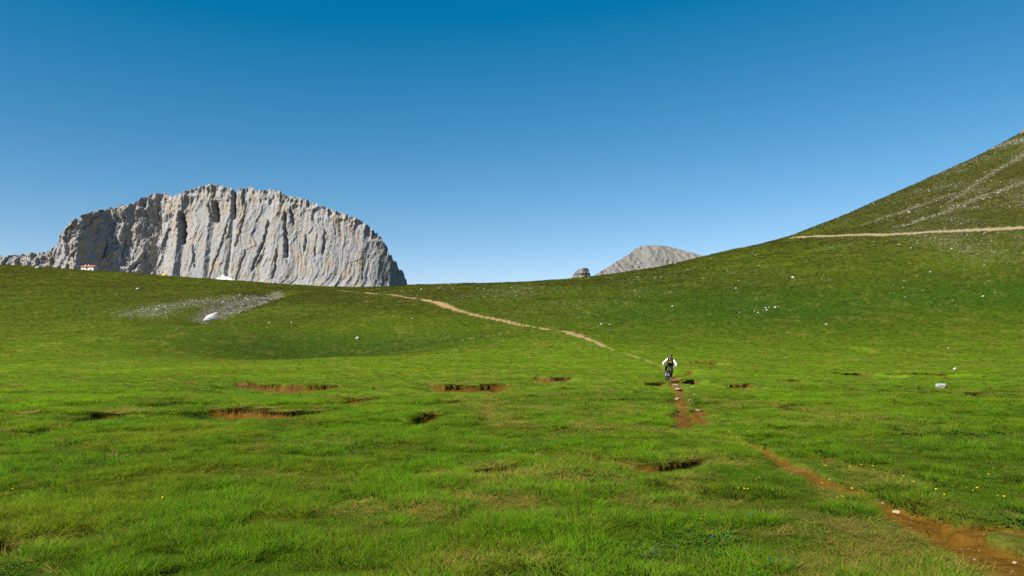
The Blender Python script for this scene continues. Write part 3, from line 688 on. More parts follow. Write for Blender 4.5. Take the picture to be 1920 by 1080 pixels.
# ------------------------------------------------------------------ stones
def rock_mesh(name, seed, sub=2, flat=.6, cuts=9, rough_=.07):
    r = random.Random(seed); bm = bmesh.new(); bmesh.ops.create_icosphere(bm, subdivisions=sub, radius=1)
    pl = []
    for k in range(cuts):
        v = Vector((r.gauss(0, 1), r.gauss(0, 1), r.gauss(0, .8))).normalized(); pl.append((v, r.uniform(.45, .8)))
    for v in bm.verts:
        for nrm, d in pl:
            q = v.co.dot(nrm)
            if q > d: v.co -= nrm * (q - d)
        v.co *= 1 + rough_ * r.uniform(-1, 1)
        v.co.z *= flat
    me = bpy.data.meshes.new(name); bm.to_mesh(me); bm.free()
    return me
STN = bpy.data.collections.new('stone_shapes')
for k in range(4): link('chip_%02d' % k, rock_mesh('chip', 50 + k, 1, .6, 6), M_ROCK, coll=STN)
X, Y = sample(260000, 105, 540, .35, .78)
_, _, stn = turf(X, Y)
kp = RNG.random(len(X)) < np.clip(stn - .13, 0, 1) * (.42 + .5 * (stn > .5))
X, Y, stn = X[kp], Y[kp], stn[kp]; n = len(X)
s_ = np.exp(RNG.normal(-2.15, .40, n)) * np.clip(Y / 250, .7, 1.4) * (1 + .5 * stn)
scatter('scree', np.stack([X, Y, H(X, Y) + s_ * .1], -1), RNG.uniform(0, 6.28, (n, 3)) * np.array([.1, .1, 1]), np.stack([s_ * RNG.uniform(.8, 1.6, n), s_, s_], -1), RNG.integers(0, 4, n),
        np.ones((n, 3)), STN, 'grey scree and scattered small stones on the slopes', 'scree')
# grit in the trail
X, Y = [], []
for kind, P, dep in TR[:6]:
    for k in range(len(P) - 1):
        m_ = int(np.clip(np.hypot(*(P[k + 1, :2] - P[k, :2])) * 16, 4, 90)) if P[k, 1] < 70 else 2; q = RNG.random(m_); o_ = RNG.normal(0, .45, (m_, 2)) * P[k, 2]
        X.append(P[k, 0] + q * (P[k + 1, 0] - P[k, 0]) + o_[:, 0]); Y.append(P[k, 1] + q * (P[k + 1, 1] - P[k, 1]) + o_[:, 1])
X = np.concatenate(X); Y = np.concatenate(Y); n = len(X)
s_ = np.exp(RNG.normal(-4.85, .45, n)) * np.clip(Y / 22, .8, 2)
GRT = bpy.data.collections.new('grit_shapes')
for k in range(3): link('grit_%02d' % k, rock_mesh('grit', 80 + k, 1, .5, 6), M_STONE, coll=GRT)
scatter('trail_grit', np.stack([X, Y, H(X, Y) + s_ * .1], -1), RNG.uniform(0, 6.28, (n, 3)) * np.array([.1, .1, 1]), np.stack([s_ * 1.3, s_, s_], -1), RNG.integers(0, 3, n), np.ones((n, 3)), GRT,
        'small loose stones on the bare trail', 'gravel')

# ------------------------------------------------------------------ single stones one can count
ROCK_SHAPES = [rock_mesh('boulder', 200 + k, 3, .62, 11, .035) for k in range(6)]
for me in ROCK_SHAPES: me.materials.append(M_ROCK)
SLAB_SHAPES = [rock_mesh('slab', 300 + k, 3, .35, 9, .035) for k in range(4)]
for me in SLAB_SHAPES: me.materials.append(M_STONE)
M_WHITE = rock_material('bleached_limestone', (.38, .365, .345), (.35, .31, .25), (.25, .24, .22), 3.0, 3.0, .4, .5, .02)
WHITE_SHAPES = []
for k in range(3):
    me = rock_mesh('pale_stone', 400 + k, 3, .55, 10, .035); me.materials.append(M_WHITE); WHITE_SHAPES.append(me)
def stone(px, py, wpx, label, kind='rock', group=None, aspect=1.0):
    x, y = hit(px, py, H); r = wpx / 2 / F * y * (1.0 if wpx > 8 else .82); z = float(H(x, y)[0])
    i = int(px * 7 + py * 3)
    src = {'rock': ROCK_SHAPES, 'slab': SLAB_SHAPES, 'white': WHITE_SHAPES}[kind]
    o = bpy.data.objects.new({'rock': 'boulder', 'slab': 'flat_stone', 'white': 'pale_boulder'}[kind], src[i % len(src)]); COL.objects.link(o)
    o.location = (x, y, z + r * {'rock': .30, 'slab': .12, 'white': .28}[kind]); o.scale = (r, r * .85, r * aspect); o.rotation_euler = (.1, .08, (i % 63) / 10)
    tag(o, label, 'rock', group)
for a in [
  (1766, 728, 24, 'grey angular boulder in the right meadow, largest loose rock there', 'rock', None, 1.2), (1790, 694, 11, 'flat white stone in the right meadow above the grey boulder', 'white'),
  (1415, 584, 5, 'left stone of the pair below the pale stone cluster on the right slope', 'white'), (1421, 587, 6, 'right stone of the pair below the pale stone cluster on the right slope', 'white'),
  (1431, 582, 3.5, 'tiny stone at the left foot of the pale stone cluster', 'white'), (1436, 578, 6, 'largest white stone of the cluster on the right slope', 'white'),
  (1438, 582, 6, 'lowest elongated stone of the cluster on the right slope', 'white'), (1442, 577, 5, 'grey stone at the right of the close stone cluster'),
  (1453, 577, 8, 'flat broad stone standing apart right of the stone cluster', 'white'), (1386, 586, 4, 'tiny white stone left of the paired stones on right slope', 'white'),
  (1127, 609, 9, 'bluish grey boulder in the green behind the upper trail', 'rock'), (1122, 612, 5, 'small white stone touching the bluish boulder on its left', 'white'), (1143, 609, 5, 'small pale stone just right of the bluish boulder', 'white'),
  (670, 635, 9, 'lone white stone with a dark step in the left hollow', 'white'), (1197, 520, 6, 'white stone high on the slope below the scree hill', 'white'),
  (1290, 506, 5, 'pale stone on the slope right below the scree hill', 'white'), (1304, 502, 4, 'small grey stone near the skyline beneath the scree hill end'), (1333, 485, 4, 'pale stone on the grass skyline right of the scree hill', 'white'),
  (1549, 609, 7, 'lone flat pale stone low on the right slope', 'white'), (1418, 479, 5, 'white stone near the top of the grass skyline', 'white'), (1487, 522, 9, 'broad pale rock midway up the right slope', 'white'),
  (1266, 495, 8, 'dark block standing on the skyline before the scree hill'), (1103, 521, 5, 'small grey rock at the foot of the square rock tor'),
  (1200, 557, 5, 'small pale stone in the middle of the saddle slope', 'white'), (1261, 575, 6, 'pale stone alone in the dark green foot of the slope', 'white'), (1380, 541, 6, 'long pale stone on the slope above the stone cluster', 'white'),
  (773, 599, 7, 'pale stone on the grass below the upper trail', 'white'), (790, 543, 5, 'small stone just under the saddle skyline near the cliff end', 'white'), (850, 542, 5, 'small stone under the saddle skyline further right', 'white'),
  (1844, 557, 8, 'pale flat stone at far right low on the hillside', 'white'), (1695, 527, 5, 'white stone on the right hillside in dark grass', 'white'), (1785, 467, 6, 'white stone below the gravel road at right', 'white'),
  (1865, 550, 5, 'small grey stone above the flat stone at far right'), (1705, 399, 7, 'white boulder above the gravel road on the hillside', 'white'), (1845, 374, 7, 'pale boulder in the stony streak above the road', 'white'),
  (505, 606, 6, 'white stone below the stony gully', 'white'), (547, 605, 5, 'white stone farther right below the stony gully', 'white'), (332, 619, 6, 'pale stone at the foot of the left scree patch', 'white'),
  (70, 503, 10, 'low pale rock on the left grass skyline', 'white'), (258, 543, 9, 'grey rock on the left slope under the hut'), (1778, 653, 5, 'tiny pale stone in the far right meadow', 'white'),
  (1555, 901, 8, 'upright orange stone at the edge of the lower trail', 'slab'), (1648, 938, 9, 'small pale stone where the lower trail widens', 'slab'), (1656, 944, 11, 'flat pale stone beside the small one where the trail widens', 'slab'),
  (1684, 962, 20, 'long flat slab lying in the lower trail', 'slab'), (1903, 1056, 12, 'yellowish flat stone in the trail at bottom right corner', 'slab'), (1403, 812, 5, 'small pale stone above the start of the lower trail', 'white'),
  (1266, 723, 15, 'pale flat stone right below the bicycle', 'slab'), (1272, 733, 17, 'broad pale slab in the trail, second below the bicycle', 'slab'), (1270, 749, 15, 'pale slab across the trail, third below the bicycle', 'slab'),
  (1267, 770, 17, 'pale stone step above the bare orange trail end', 'slab'), (1298, 726, 9, 'pale stone right of the trail nearest the bicycle', 'slab'), (1304, 741, 13, 'pale stone right of the trail between two others', 'slab'),
  (1294, 751, 11, 'round pale stone right of the trail above the small rut', 'slab'), (1308, 771, 14, 'pale stone lying in the small rut right of the trail', 'slab')]:
    stone(*a)

# ------------------------------------------------------------------ snow
def snow_patch(poly, thick, step, label):
    P = np.array([hit(a, b, broad) for a, b in poly]); x0, y0 = P.min(0); x1, y1 = P.max(0)
    gx = np.arange(x0 - step, x1 + 2 * step, step); gy = np.arange(y0 - step, y1 + 2 * step, step); GX, GY = np.meshgrid(gx, gy)
    ins = np.zeros(GX.shape, bool); Q = np.vstack([P, P[:1]])
    for k in range(len(P)):
        (ax, ay), (bx, by) = Q[k], Q[k + 1]
        c = ((ay > GY) != (by > GY)) & (GX < (bx - ax) * (GY - ay) / (by - ay + 1e-12) + ax); ins ^= c
    D = pdist(GX, GY, Q) * np.where(ins, 1, -1)
    Z = H(GX, GY) + np.clip(thick * (1 - np.exp(-D / (thick * 1.6))), -.25, thick) + .05 * fbm(GX / 1.2, GY / 1.2, 3, 500) * (D > 0)
    id_ = np.arange(GX.size).reshape(GX.shape); q = np.stack([id_[:-1, :-1], id_[:-1, 1:], id_[1:, 1:], id_[1:, :-1]], -1).reshape(-1, 4)
    q = q[(D.reshape(-1)[q] > -step).all(1)]
    us, inv = np.unique(q, return_inverse=True)
    me = mesh_np('snow_patch', np.stack([GX, GY, Z], -1).reshape(-1, 3)[us], inv.reshape(-1, 4)); tag(link('snow_patch', me, M_SNOW), label, 'snow')
snow_patch([(380, 601), (386, 594), (394, 589), (403, 586.5), (410, 587), (401, 591.5), (411, 592), (404, 597), (392, 600)], .55, .45, 'small white snow remnant in the stony gully on the left slope')
ridge('snow_cone', [(400, 545), (403, 523), (407, 520), (412, 517), (417, 515), (420, 518.5), (428, 519.5), (436, 523.5), (446, 526), (458, 530.5), (464, 545)], 955, 70, 120, 40,
      lambda A, Z, T: -2.0 * fbm(A / 12, Z / 6, 3, 510), lambda A, Z, T: .9 * (Z - 90), .8, M_SNOW, 'white snow cone lying at the foot of the great cliff', 'snow', jag=1.6, jfreq=5, kind=None)

# ------------------------------------------------------------------ the hut and the tent on the left skyline
def bx(bm, x0, x1, y0, y1, z0, z1):
    vs_ = [bm.verts.new((x, y, z)) for z in (z0, z1) for y in (y0, y1) for x in (x0, x1)]
    for f in ((0, 2, 3, 1), (4, 5, 7, 6), (0, 1, 5, 4), (2, 6, 7, 3), (0, 4, 6, 2), (1, 3, 7, 5)): bm.faces.new([vs_[i] for i in f])
def part(name, fn, mat, parent, bevel=0.0, smooth=False):
    bm = bmesh.new(); fn(bm)
    if bevel: bmesh.ops.bevel(bm, geom=bm.edges[:], offset=bevel, segments=2, affect='EDGES', clamp_overlap=True)
    bmesh.ops.recalc_face_normals(bm, faces=bm.faces[:])
    me = bpy.data.meshes.new(name); bm.to_mesh(me); bm.free()
    if smooth:
        for p in me.polygons: p.use_smooth = True
    return link(name, me, mat, parent)
M_PLASTER = simple('white_plaster', (.58, .555, .51), .8, .2, 0, 2.0, .10, .1); M_TILE = simple('red_roof_tiles', (.38, .14, .065), .7, .2, 0, 6.0, .3, .3)
M_DARK = simple('dark_opening', (.018, .017, .02), .3, .5); M_WOOD = simple('weathered_wood', (.12, .07, .035), .7, .2)
yh_ = 412.0; xh_ = (169 - 960) / F * yh_; zt = CAMH + (YH - 498) / F * yh_; zg = float(H(xh_, yh_)[0])
hut = bpy.data.objects.new('mountain_hut', None); COL.objects.link(hut); hut.location = (xh_, yh_, zg); hut.rotation_euler = (0, 0, math.radians(-9))
tag(hut, 'white mountain hut with orange roof on the left skyline below the cliff', 'hut')
hz = zt - zg; L2 = 3.55
def hut_wall(bm):
    bx(bm, -L2, -.7, -2.2, 2.2, -1.2, hz - .75); bx(bm, .15, L2, -2.2, 2.2, -1.2, hz - .75); bx(bm, -.7, .15, -1.6, 2.2, -1.2, hz - .75); bx(bm, -.7, .15, -2.2, -1.6, -1.2, hz - 2.2)
part('wall', hut_wall, M_PLASTER, hut)
def hut_roof(bm):
    for x0, x1 in ((-L2 - .35, -.32), (-.28, L2 + .35)):
        prof = [(-2.65, hz - .86), (0, hz), (2.65, hz - .86), (2.65, hz - .72), (0, hz + .14), (-2.65, hz - .72)]
        a = [bm.verts.new((x0, y, z)) for y, z in prof]; b = [bm.verts.new((x1, y, z)) for y, z in prof]
        bm.faces.new(a); bm.faces.new(b[::-1])
        for i in range(6): bm.faces.new((a[i], b[i], b[(i + 1) % 6], a[(i + 1) % 6]))
roof = part('roof', hut_roof, M_TILE, hut)
for x in (-2.3, -.45): part('chimney', lambda bm: bx(bm, x - .22, x + .22, -.5, -.1, hz - .4, hz + .45), M_PLASTER, roof)
for sg in (1, -1): part('gable', lambda bm: bm.faces.new([bm.verts.new((sg * (L2 + .004), sg * a, b)) for a, b in ((-2.2, hz - .75), (2.2, hz - .75), (0, hz - .02))]), M_PLASTER, hut)
part('door', lambda bm: bx(bm, -.66, .11, -1.66, -1.61, hz - 2.2, hz - .76), M_DARK, hut)
for x in (-2.2, 2.0):
    wdw = part('window', lambda bm: bx(bm, x - .3, x + .3, -2.24, -2.205, hz - 2.6, hz - 2.0), M_DARK, hut)
    part('sill', lambda bm: bx(bm, x - .38, x + .38, -2.3, -2.21, hz - 2.68, hz - 2.61), M_WOOD, wdw)

yt = 378.0; xt = (308 - 960) / F * yt; ztg = float(H(xt, yt)[0])
tent = bpy.data.objects.new('tent', None); COL.objects.link(tent); tent.location = (xt, yt, ztg); tent.rotation_euler = (0, 0, .25)
tag(tent, 'small yellow tent on the left skyline right of the hut', 'tent')
tsc = max(1.0, (CAMH + (YH - 515.6) / F * yt - ztg) / 1.15)
def tent_body(bm, x0=-1.25, x1=1.25, k=1.0):
    ringp = []
    for x, s_ in ((x0, .35), (x0 + .5, .85), (0, 1.0), (x1 - .5, .85), (x1, .35)):
        if not (x0 <= x <= x1): continue
        ringp.append([bm.verts.new((x, .85 * s_ * math.cos(a) * k, 1.15 * s_ * math.sin(a) * tsc * k)) for a in np.linspace(0, math.pi, 11)])
    for a, b in zip(ringp[:-1], ringp[1:]):
        for i in range(10): bm.faces.new((a[i], a[i + 1], b[i + 1], b[i]))
    bm.faces.new(ringp[0]); bm.faces.new(ringp[-1][::-1])
tb = part('fly_sheet', tent_body, simple('yellow_nylon', (.75, .50, .015), .5, .3), tent, 0, True)
part('doorway', lambda bm: [bm.faces.new([bm.verts.new((-1.262, .22 * math.cos(a), .33 * tsc * math.sin(a))) for a in np.linspace(0, math.pi, 9)])], simple('orange_nylon', (.6, .2, .02), .5, .3), tent)
for x, s_ in ((-.75, .85), (0, 1.0), (.75, .85)):
    def pole(bm):
        pv = [Vector((x, .86 * s_ * math.cos(a), 1.165 * s_ * math.sin(a) * tsc)) for a in np.linspace(0, math.pi, 11)]
        for a, b in zip(pv[:-1], pv[1:]): tube(bm, a, b, .02, .02, 6)
    def tube(bm, p0, p1, r0, r1, n=8, cap=True):
        p0 = Vector(p0); p1 = Vector(p1); d = (p1 - p0).normalized(); u = d.orthogonal().normalized(); v = d.cross(u)
        A = [bm.verts.new(p0 + (u * math.cos(t) + v * math.sin(t)) * r0) for t in np.arange(n) * 2 * math.pi / n]
        B = [bm.verts.new(p1 + (u * math.cos(t) + v * math.sin(t)) * r1) for t in np.arange(n) * 2 * math.pi / n]
        for i in range(n): bm.faces.new((A[i], A[(i + 1) % n], B[(i + 1) % n], B[i]))
        if cap: bm.faces.new(A[::-1]); bm.faces.new(B)
    part('pole', pole, M_WOOD, tb)

# ------------------------------------------------------------------ bicycle and rider (x forward, y to the rider's left)
bxp, byp = hit(1251, 714.5, rough)
BZ = float(min(H(bxp - .12, byp - .55)[0], H(bxp + .1, byp + .5)[0])) + .01
M4 = Matrix.Translation((bxp, byp, BZ)) @ Matrix.Rotation(math.atan2(-.955, -.295), 4, 'Z') @ Matrix.Rotation(-.15, 4, 'X')
M_FRAME = simple('black_frame_paint', (.016, .017, .02), .35, .5, 0, 8, .1); M_BLUE = simple('pale_blue_paint', (.25, .50, .68), .3, .5, 0, 8, .1)
M_RUB = simple('tyre_rubber', (.020, .019, .018), .85, .2, 0, 40, .3, .3); M_METAL = simple('brushed_alloy', (.45, .46, .48), .35, .5, .9); M_BLK = simple('black_plastic', (.02, .02, .022), .5, .4)
bike = bpy.data.objects.new('bicycle', None); COL.objects.link(bike); bike.matrix_world = M4
tag(bike, 'black mountain bike with pale blue accents under the rider', 'bicycle')
def torus(bm, c, R_, r_, n=40, m=8, sq=1.0):
    V = [[bm.verts.new((c[0] + (R_ + r_ * math.cos(b)) * math.cos(a), c[1] + r_ * sq * math.sin(b), c[2] + (R_ + r_ * math.cos(b)) * math.sin(a))) for b in np.arange(m) * 2 * math.pi / m] for a in np.arange(n) * 2 * math.pi / n]
    for i in range(n):
        for j in range(m): bm.faces.new((V[i][j], V[i][(j + 1) % m], V[(i + 1) % n][(j + 1) % m], V[(i + 1) % n][j]))
FA = Vector((.76, 0, .365)); RA = Vector((-.44, 0, .365)); BB = Vector((0, 0, .34)); HT = Vector((.505, 0, .86)); HB = Vector((.55, 0, .73)); ST = Vector((-.16, 0, .78))
def frame(bm):
    tube(bm, BB, HB, .03, .028, 10); tube(bm, ST, HT + Vector((.01, 0, -.03)), .022, .026, 10); tube(bm, BB, ST, .022, .018, 10); tube(bm, HB, HT, .028, .027, 10)
    for s_ in (-1, 1):
        tube(bm, BB + Vector((-.03, s_ * .03, 0)), RA + Vector((0, s_ * .075, 0)), .012, .010); tube(bm, ST + Vector((.02, s_ * .02, -.06)), RA + Vector((0, s_ * .075, 0)), .010, .009)
fr = part('frame', frame, M_FRAME, bike, 0, True)
part('decal', lambda bm: tube(bm, BB.lerp(HB, .35), BB.lerp(HB, .75), .0315, .0305, 10), M_BLUE, fr, 0, True)
def forkf(bm):
    for s_ in (-1, 1): tube(bm, FA + Vector((0, s_ * .062, 0)), FA.lerp(HB, .55) + Vector((.0, s_ * .062, .0)), .020, .022)
    tube(bm, HB + Vector((.005, -.075, -.04)), HB + Vector((.005, .075, -.04)), .026, .026)
fk = part('fork', forkf, M_FRAME, bike, 0, True)
for s_ in (-1, 1): part('decal', lambda bm: tube(bm, FA.lerp(HB, .25) + Vector((0, s_ * .062, 0)), FA.lerp(HB, .45) + Vector((0, s_ * .062, 0)), .0225, .0235), M_BLUE, fk, 0, True)
def stanch(bm):
    for s_ in (-1, 1): tube(bm, FA.lerp(HB, .5) + Vector((0, s_ * .062, 0)), HB + Vector((0, s_ * .062, -.04)), .016, .016)
part('stanchion', stanch, M_METAL, fk, 0, True)
for ax in (FA, RA):
    wh = part('wheel', lambda bm: torus(bm, ax, .318, .014, 40, 6, .9), M_BLK, bike, 0, True)
    part('tyre', lambda bm: torus(bm, ax, .338, .028, 44, 10), M_RUB, wh, 0, True)
    def spk(bm):
        for k in range(24):
            a = k * 2 * math.pi / 24; b = a + (.35 if k % 2 else -.35); s_ = 1 if (k // 2) % 2 else -1
            tube(bm, ax + Vector((.022 * math.cos(b), s_ * .03, .022 * math.sin(b))), ax + Vector((.31 * math.cos(a), 0, .31 * math.sin(a))), .0015, .0015, 4, False)
    part('spokes', spk, M_METAL, wh)
    part('hub', lambda bm: tube(bm, ax + Vector((0, -.06, 0)), ax + Vector((0, .06, 0)), .024, .024, 12), M_BLK, wh, 0, True)
    part('brake_disc', lambda bm: torus(bm, ax + Vector((0, .045, 0)), .078, .012, 28, 6, .12), M_METAL, wh, 0, True)
def bars(bm):
    for s_ in (-1, 1):
        tube(bm, (.475, 0, .985), (.475, s_ * .12, .99), .0155, .0155); tube(bm, (.475, s_ * .12, .99), (.455, s_ * .39, 1.005), .0155, .011)
hb = part('handlebar', bars, M_BLK, bike, 0, True)
part('stem', lambda bm: (tube(bm, HT, (.495, 0, .95), .018, .018), tube(bm, (.495, 0, .935), (.475, 0, .985), .02, .02)), M_BLK, hb, 0, True)
for s_ in (-1, 1):
    part('grip', lambda bm: tube(bm, (.4635, s_ * .275, .9985), (.454, s_ * .40, 1.006), .0165, .0165, 10), M_RUB, hb, 0, True)
    part('brake_lever', lambda bm: (tube(bm, (.47, s_ * .24, .99), (.53, s_ * .25, .965), .010, .007), tube(bm, (.53, s_ * .25, .965), (.515, s_ * .34, .955), .006, .005)), M_METAL, hb, 0, True)
def sad(bm):
    prof = [(-.33, .072), (-.27, .07), (-.2, .05), (-.12, .026), (-.06, .02)]
    rg = [[bm.verts.new((x, y * w_, .94 + .02 * math.sin((x + .33) * 8) - .03 * (abs(y) ** 2) + (0 if y > -2 else 0) - dz)) for y in (-1, -.6, 0, .6, 1)] + [bm.verts.new((x, y * w_ * .8, .90)) for y in (1, -1)] for x, w_ in prof for dz in (0,)]
    for a, b in zip(rg[:-1], rg[1:]):
        for i in range(7): bm.faces.new((a[i], a[(i + 1) % 7], b[(i + 1) % 7], b[i]))
    bm.faces.new(rg[0]); bm.faces.new(rg[-1][::-1])
sdl = part('saddle', sad, M_BLK, bike, 0, True)
part('seat_post', lambda bm: tube(bm, ST, (-.205, 0, .905), .0145, .0145), M_BLK, sdl, 0, True)
PL = Vector((-.145, .13, .25)); PR = Vector((.145, -.13, .43))
def cranks(bm):
    tube(bm, (0, -.07, .34), (0, .07, .34), .02, .02); tube(bm, (0, .075, .34), (PL.x, .08, PL.z), .013, .011); tube(bm, (0, -.075, .34), (PR.x, -.08, PR.z), .013, .011)
    torus(bm, Vector((0, -.055, .34)), .055, .012, 28, 6, .25)
cr = part('crank_set', cranks, M_BLK, bike, 0, True)
for p_ in (PL, PR): part('pedal', lambda bm: bx(bm, p_.x - .05, p_.x + .05, p_.y - .045, p_.y + .045, p_.z - .009, p_.z + .009), M_METAL, cr, .003)
part('chain', lambda bm: (tube(bm, (0, -.055, .40), (-.44, -.05, .405), .005, .005, 5), tube(bm, (0, -.055, .28), (-.42, -.05, .30), .005, .005, 5)), M_METAL, bike)

SKIN = simple('skin', (.36, .19, .115), .55, .35, 0, 20, .1); M_SLV = simple('white_jersey', (.78, .77, .75), .85, .2, 0, 25, .06, .2); M_VEST = simple('black_vest', (.008, .008, .009), .8, .2, 0, 25, .2, .2)
M_TROU = simple('dark_trousers', (.010, .010, .012), .85, .2, 0, 25, .2, .2); M_SHOE = simple('pale_shoe', (.45, .43, .40), .6, .3); M_LIME = simple('lime_patch', (.50, .62, .02), .5, .3); M_HAIR = simple('dark_beard', (.022, .014, .010), .8, .2)
CAPS = []   # (start, radius, end, radius, region)
def cap(p0, r0, p1, r1, reg): CAPS.append((Vector(p0), r0, Vector(p1), r1, reg))
cap((-.20, -.075, 1.01), .115, (-.20, .075, 1.01), .115, 'leg'); cap((-.19, 0, 1.03), .13, (-.07, 0, 1.14), .118, 'torso'); cap((-.07, -.03, 1.14), .112, (.05, -.07, 1.28), .115, 'torso'); cap((-.07, .03, 1.14), .112, (.05, .07, 1.28), .115, 'torso')
cap((.05, -.07, 1.28), .115, (.10, -.12, 1.35), .075, 'torso'); cap((.05, .07, 1.28), .115, (.10, .12, 1.35), .075, 'torso'); cap((.09, 0, 1.36), .075, (.175, 0, 1.45), .056, 'skin'); cap((.175, 0, 1.45), .054, (.21, 0, 1.51), .058, 'skin')
cap((.20, 0, 1.565), .088, (.235, 0, 1.56), .078, 'skin'); cap((.25, 0, 1.50), .055, (.275, 0, 1.475), .036, 'skin'); cap((.305, 0, 1.545), .010, (.322, 0, 1.515), .015, 'skin'); cap((.29, -.018, 1.485), .014, (.29, .018, 1.485), .014, 'skin')
for s_ in (-1, 1):
    cap((.205, s_ * .08, 1.56), .013, (.20, s_ * .085, 1.525), .010, 'skin')
    SH = (.11, s_ * .18, 1.36); EL = (.15, s_ * .375, 1.14); WR = (.395, s_ * .345, 1.045)
    cap((.09, s_ * .11, 1.345), .075, SH, .068, 'arm'); cap(SH, .062, EL, .046, 'arm'); cap(EL, .045, WR, .030, 'arm'); cap(WR, .027, (.425, s_ * .335, 1.03), .027, 'skin')
    for k, (fy, ln) in enumerate(((.288, .9), (.311, 1.0), (.334, .97), (.356, .8))):
        a = Vector((.425, s_ * fy, 1.030)); b = Vector((.462 + .012 * ln, s_ * fy, 1.030)); c = Vector((.480 + .004 * ln, s_ * fy, 1.004)); d = Vector((.466, s_ * fy, .980)); e = Vector((.446, s_ * fy, .981))
        cap(a, .014, b, .0105, 'skin'); cap(b, .0105, c, .0095, 'skin'); cap(c, .0095, d, .0088, 'skin'); cap(d, .0088, d.lerp(e, ln), .0078, 'skin')
    cap((.418, s_ * .315, 1.02), .016, (.437, s_ * .272, 1.005), .011, 'skin'); cap((.437, s_ * .272, 1.005), .011, (.462, s_ * .262, .985), .009, 'skin')
for s_, KN, AN, BA in ((1, (.10, .175, .69), (-.235, .135, .375), PL), (-1, (.225, -.18, .91), (.045, -.135, .545), PR)):
    HP = (-.19, s_ * .09, 1.0); cap(HP, .098, KN, .06, 'leg'); mid = Vector(KN).lerp(Vector(AN), .35); cap(KN, .058, mid, .056, 'leg'); cap(mid, .056, AN, .040, 'leg')
    t0 = Vector((BA.x - .10, BA.y, BA.z + .055)); cap(AN, .040, t0 + Vector((-.02, 0, .01)), .040, 'shoe'); cap(t0, .040, (BA.x, BA.y, BA.z + .042), .034, 'shoe'); cap((BA.x, BA.y, BA.z + .042), .036, (BA.x + .085, BA.y, BA.z + .036), .028, 'shoe')
def capsule_mesh():
    bm = bmesh.new(); ico = bmesh.new(); bmesh.ops.create_icosphere(ico, subdivisions=2, radius=1); pts = [v.co.copy() for v in ico.verts]; ico.free()
    for p0, r0, p1, r1, _ in CAPS:
        vs_ = [bm.verts.new(p0 + q * r0) for q in pts] + [bm.verts.new(p1 + q * r1) for q in pts]
        res = bmesh.ops.convex_hull(bm, input=vs_)
        bmesh.ops.delete(bm, geom=list({g for g in res['geom_interior'] + res['geom_unused'] if isinstance(g, bmesh.types.BMVert)}), context='VERTS')
    me = bpy.data.meshes.new('body_raw'); bm.to_mesh(me); bm.free(); return me
tmp = link('body_raw', capsule_mesh())
rm = tmp.modifiers.new('r', 'REMESH'); rm.mode = 'VOXEL'; rm.voxel_size = .0085
sm_ = tmp.modifiers.new('s', 'SMOOTH'); sm_.factor = .5; sm_.iterations = 2
dg = bpy.context.evaluated_depsgraph_get(); body_me = bpy.data.meshes.new_from_object(tmp.evaluated_get(dg)); body_me.name = 'person'
bpy.data.objects.remove(tmp)
for p in body_me.polygons: p.use_smooth = True
body_me.materials.clear()
person = link('person', body_me, SKIN); person.matrix_world = M4
tag(person, 'person in black vest, white sleeves and dark helmet riding the mountain bike', 'person')
nP = len(body_me.polygons); C_ = np.empty(nP * 3, np.float32); body_me.polygons.foreach_get('center', C_); C_ = C_.reshape(-1, 3)
best = np.full(nP, 9.0); reg = np.zeros(nP, int); RG = ['skin', 'torso', 'arm', 'leg', 'shoe']
for p0, r0, p1, r1, rg_ in CAPS:
    a = np.array(p0); d = np.array(p1) - a; tq = np.clip(((C_ - a) @ d) / (d @ d + 1e-9), 0, 1); ds = np.linalg.norm(C_ - a - tq[:, None] * d, axis=1) - (r0 + tq * (r1 - r0))
    m_ = ds < best; best[m_] = ds[m_]; reg[m_] = RG.index(rg_)
nV = len(body_me.vertices); VC = np.empty(nV * 3, np.float32); body_me.vertices.foreach_get('co', VC); VC = VC.reshape(-1, 3); VN = np.empty(nV * 3, np.float32); body_me.vertices.foreach_get('normal', VN); VN = VN.reshape(-1, 3)
def garment(name, mask, off, mat, parent=None):
    vid = {}; V = []; Fs = []
    for i in np.nonzero(mask)[0]:
        f = []
        for v in body_me.polygons[int(i)].vertices:
            if v not in vid: vid[v] = len(V); V.append(VC[v] + VN[v] * off)
            f.append(vid[v])
        Fs.append(f)
    me = bpy.data.meshes.new(name); me.from_pydata([tuple(map(float, q)) for q in V], [], Fs); me.update()
    for p in me.polygons: p.use_smooth = True
    o = link(name, me, mat, parent or person); md = o.modifiers.new('thickness', 'SOLIDIFY'); md.thickness = off * .9; md.offset = -1
    return o
garment('jersey', (reg == 2) | ((reg == 1) & (C_[:, 2] > 1.30)), .007, M_SLV)
vest = garment('vest', (reg == 1) | ((reg == 2) & (np.abs(C_[:, 1]) < .165) & (C_[:, 2] > 1.2)), .016, M_VEST)
garment('trousers', (reg == 3) | ((reg == 1) & (C_[:, 2] < 1.08) & (C_[:, 0] < -.08)), .009, M_TROU)
for s_ in (-1, 1): garment('shoe', (reg == 4) & (C_[:, 1] * s_ > 0), .006, M_SHOE)
garment('beard', (reg == 0) & (C_[:, 2] < 1.515) & (C_[:, 2] > 1.44) & (C_[:, 0] > .235), .006, M_HAIR)
for s_ in (-1, 1):
    part('vest_patch', lambda bm: bmesh.ops.create_uvsphere(bm, u_segments=14, v_segments=8, radius=1, matrix=Matrix.Translation((.165, s_ * .062, 1.225)) @ Matrix.Rotation(.5, 4, 'Y') @ Matrix.Diagonal((.022, .034, .030, 1))), M_LIME, vest, 0, True)
    part('eye', lambda bm: bmesh.ops.create_uvsphere(bm, u_segments=10, v_segments=6, radius=.011, matrix=Matrix.Translation((.300, s_ * .031, 1.552))), M_DARK, person, 0, True)
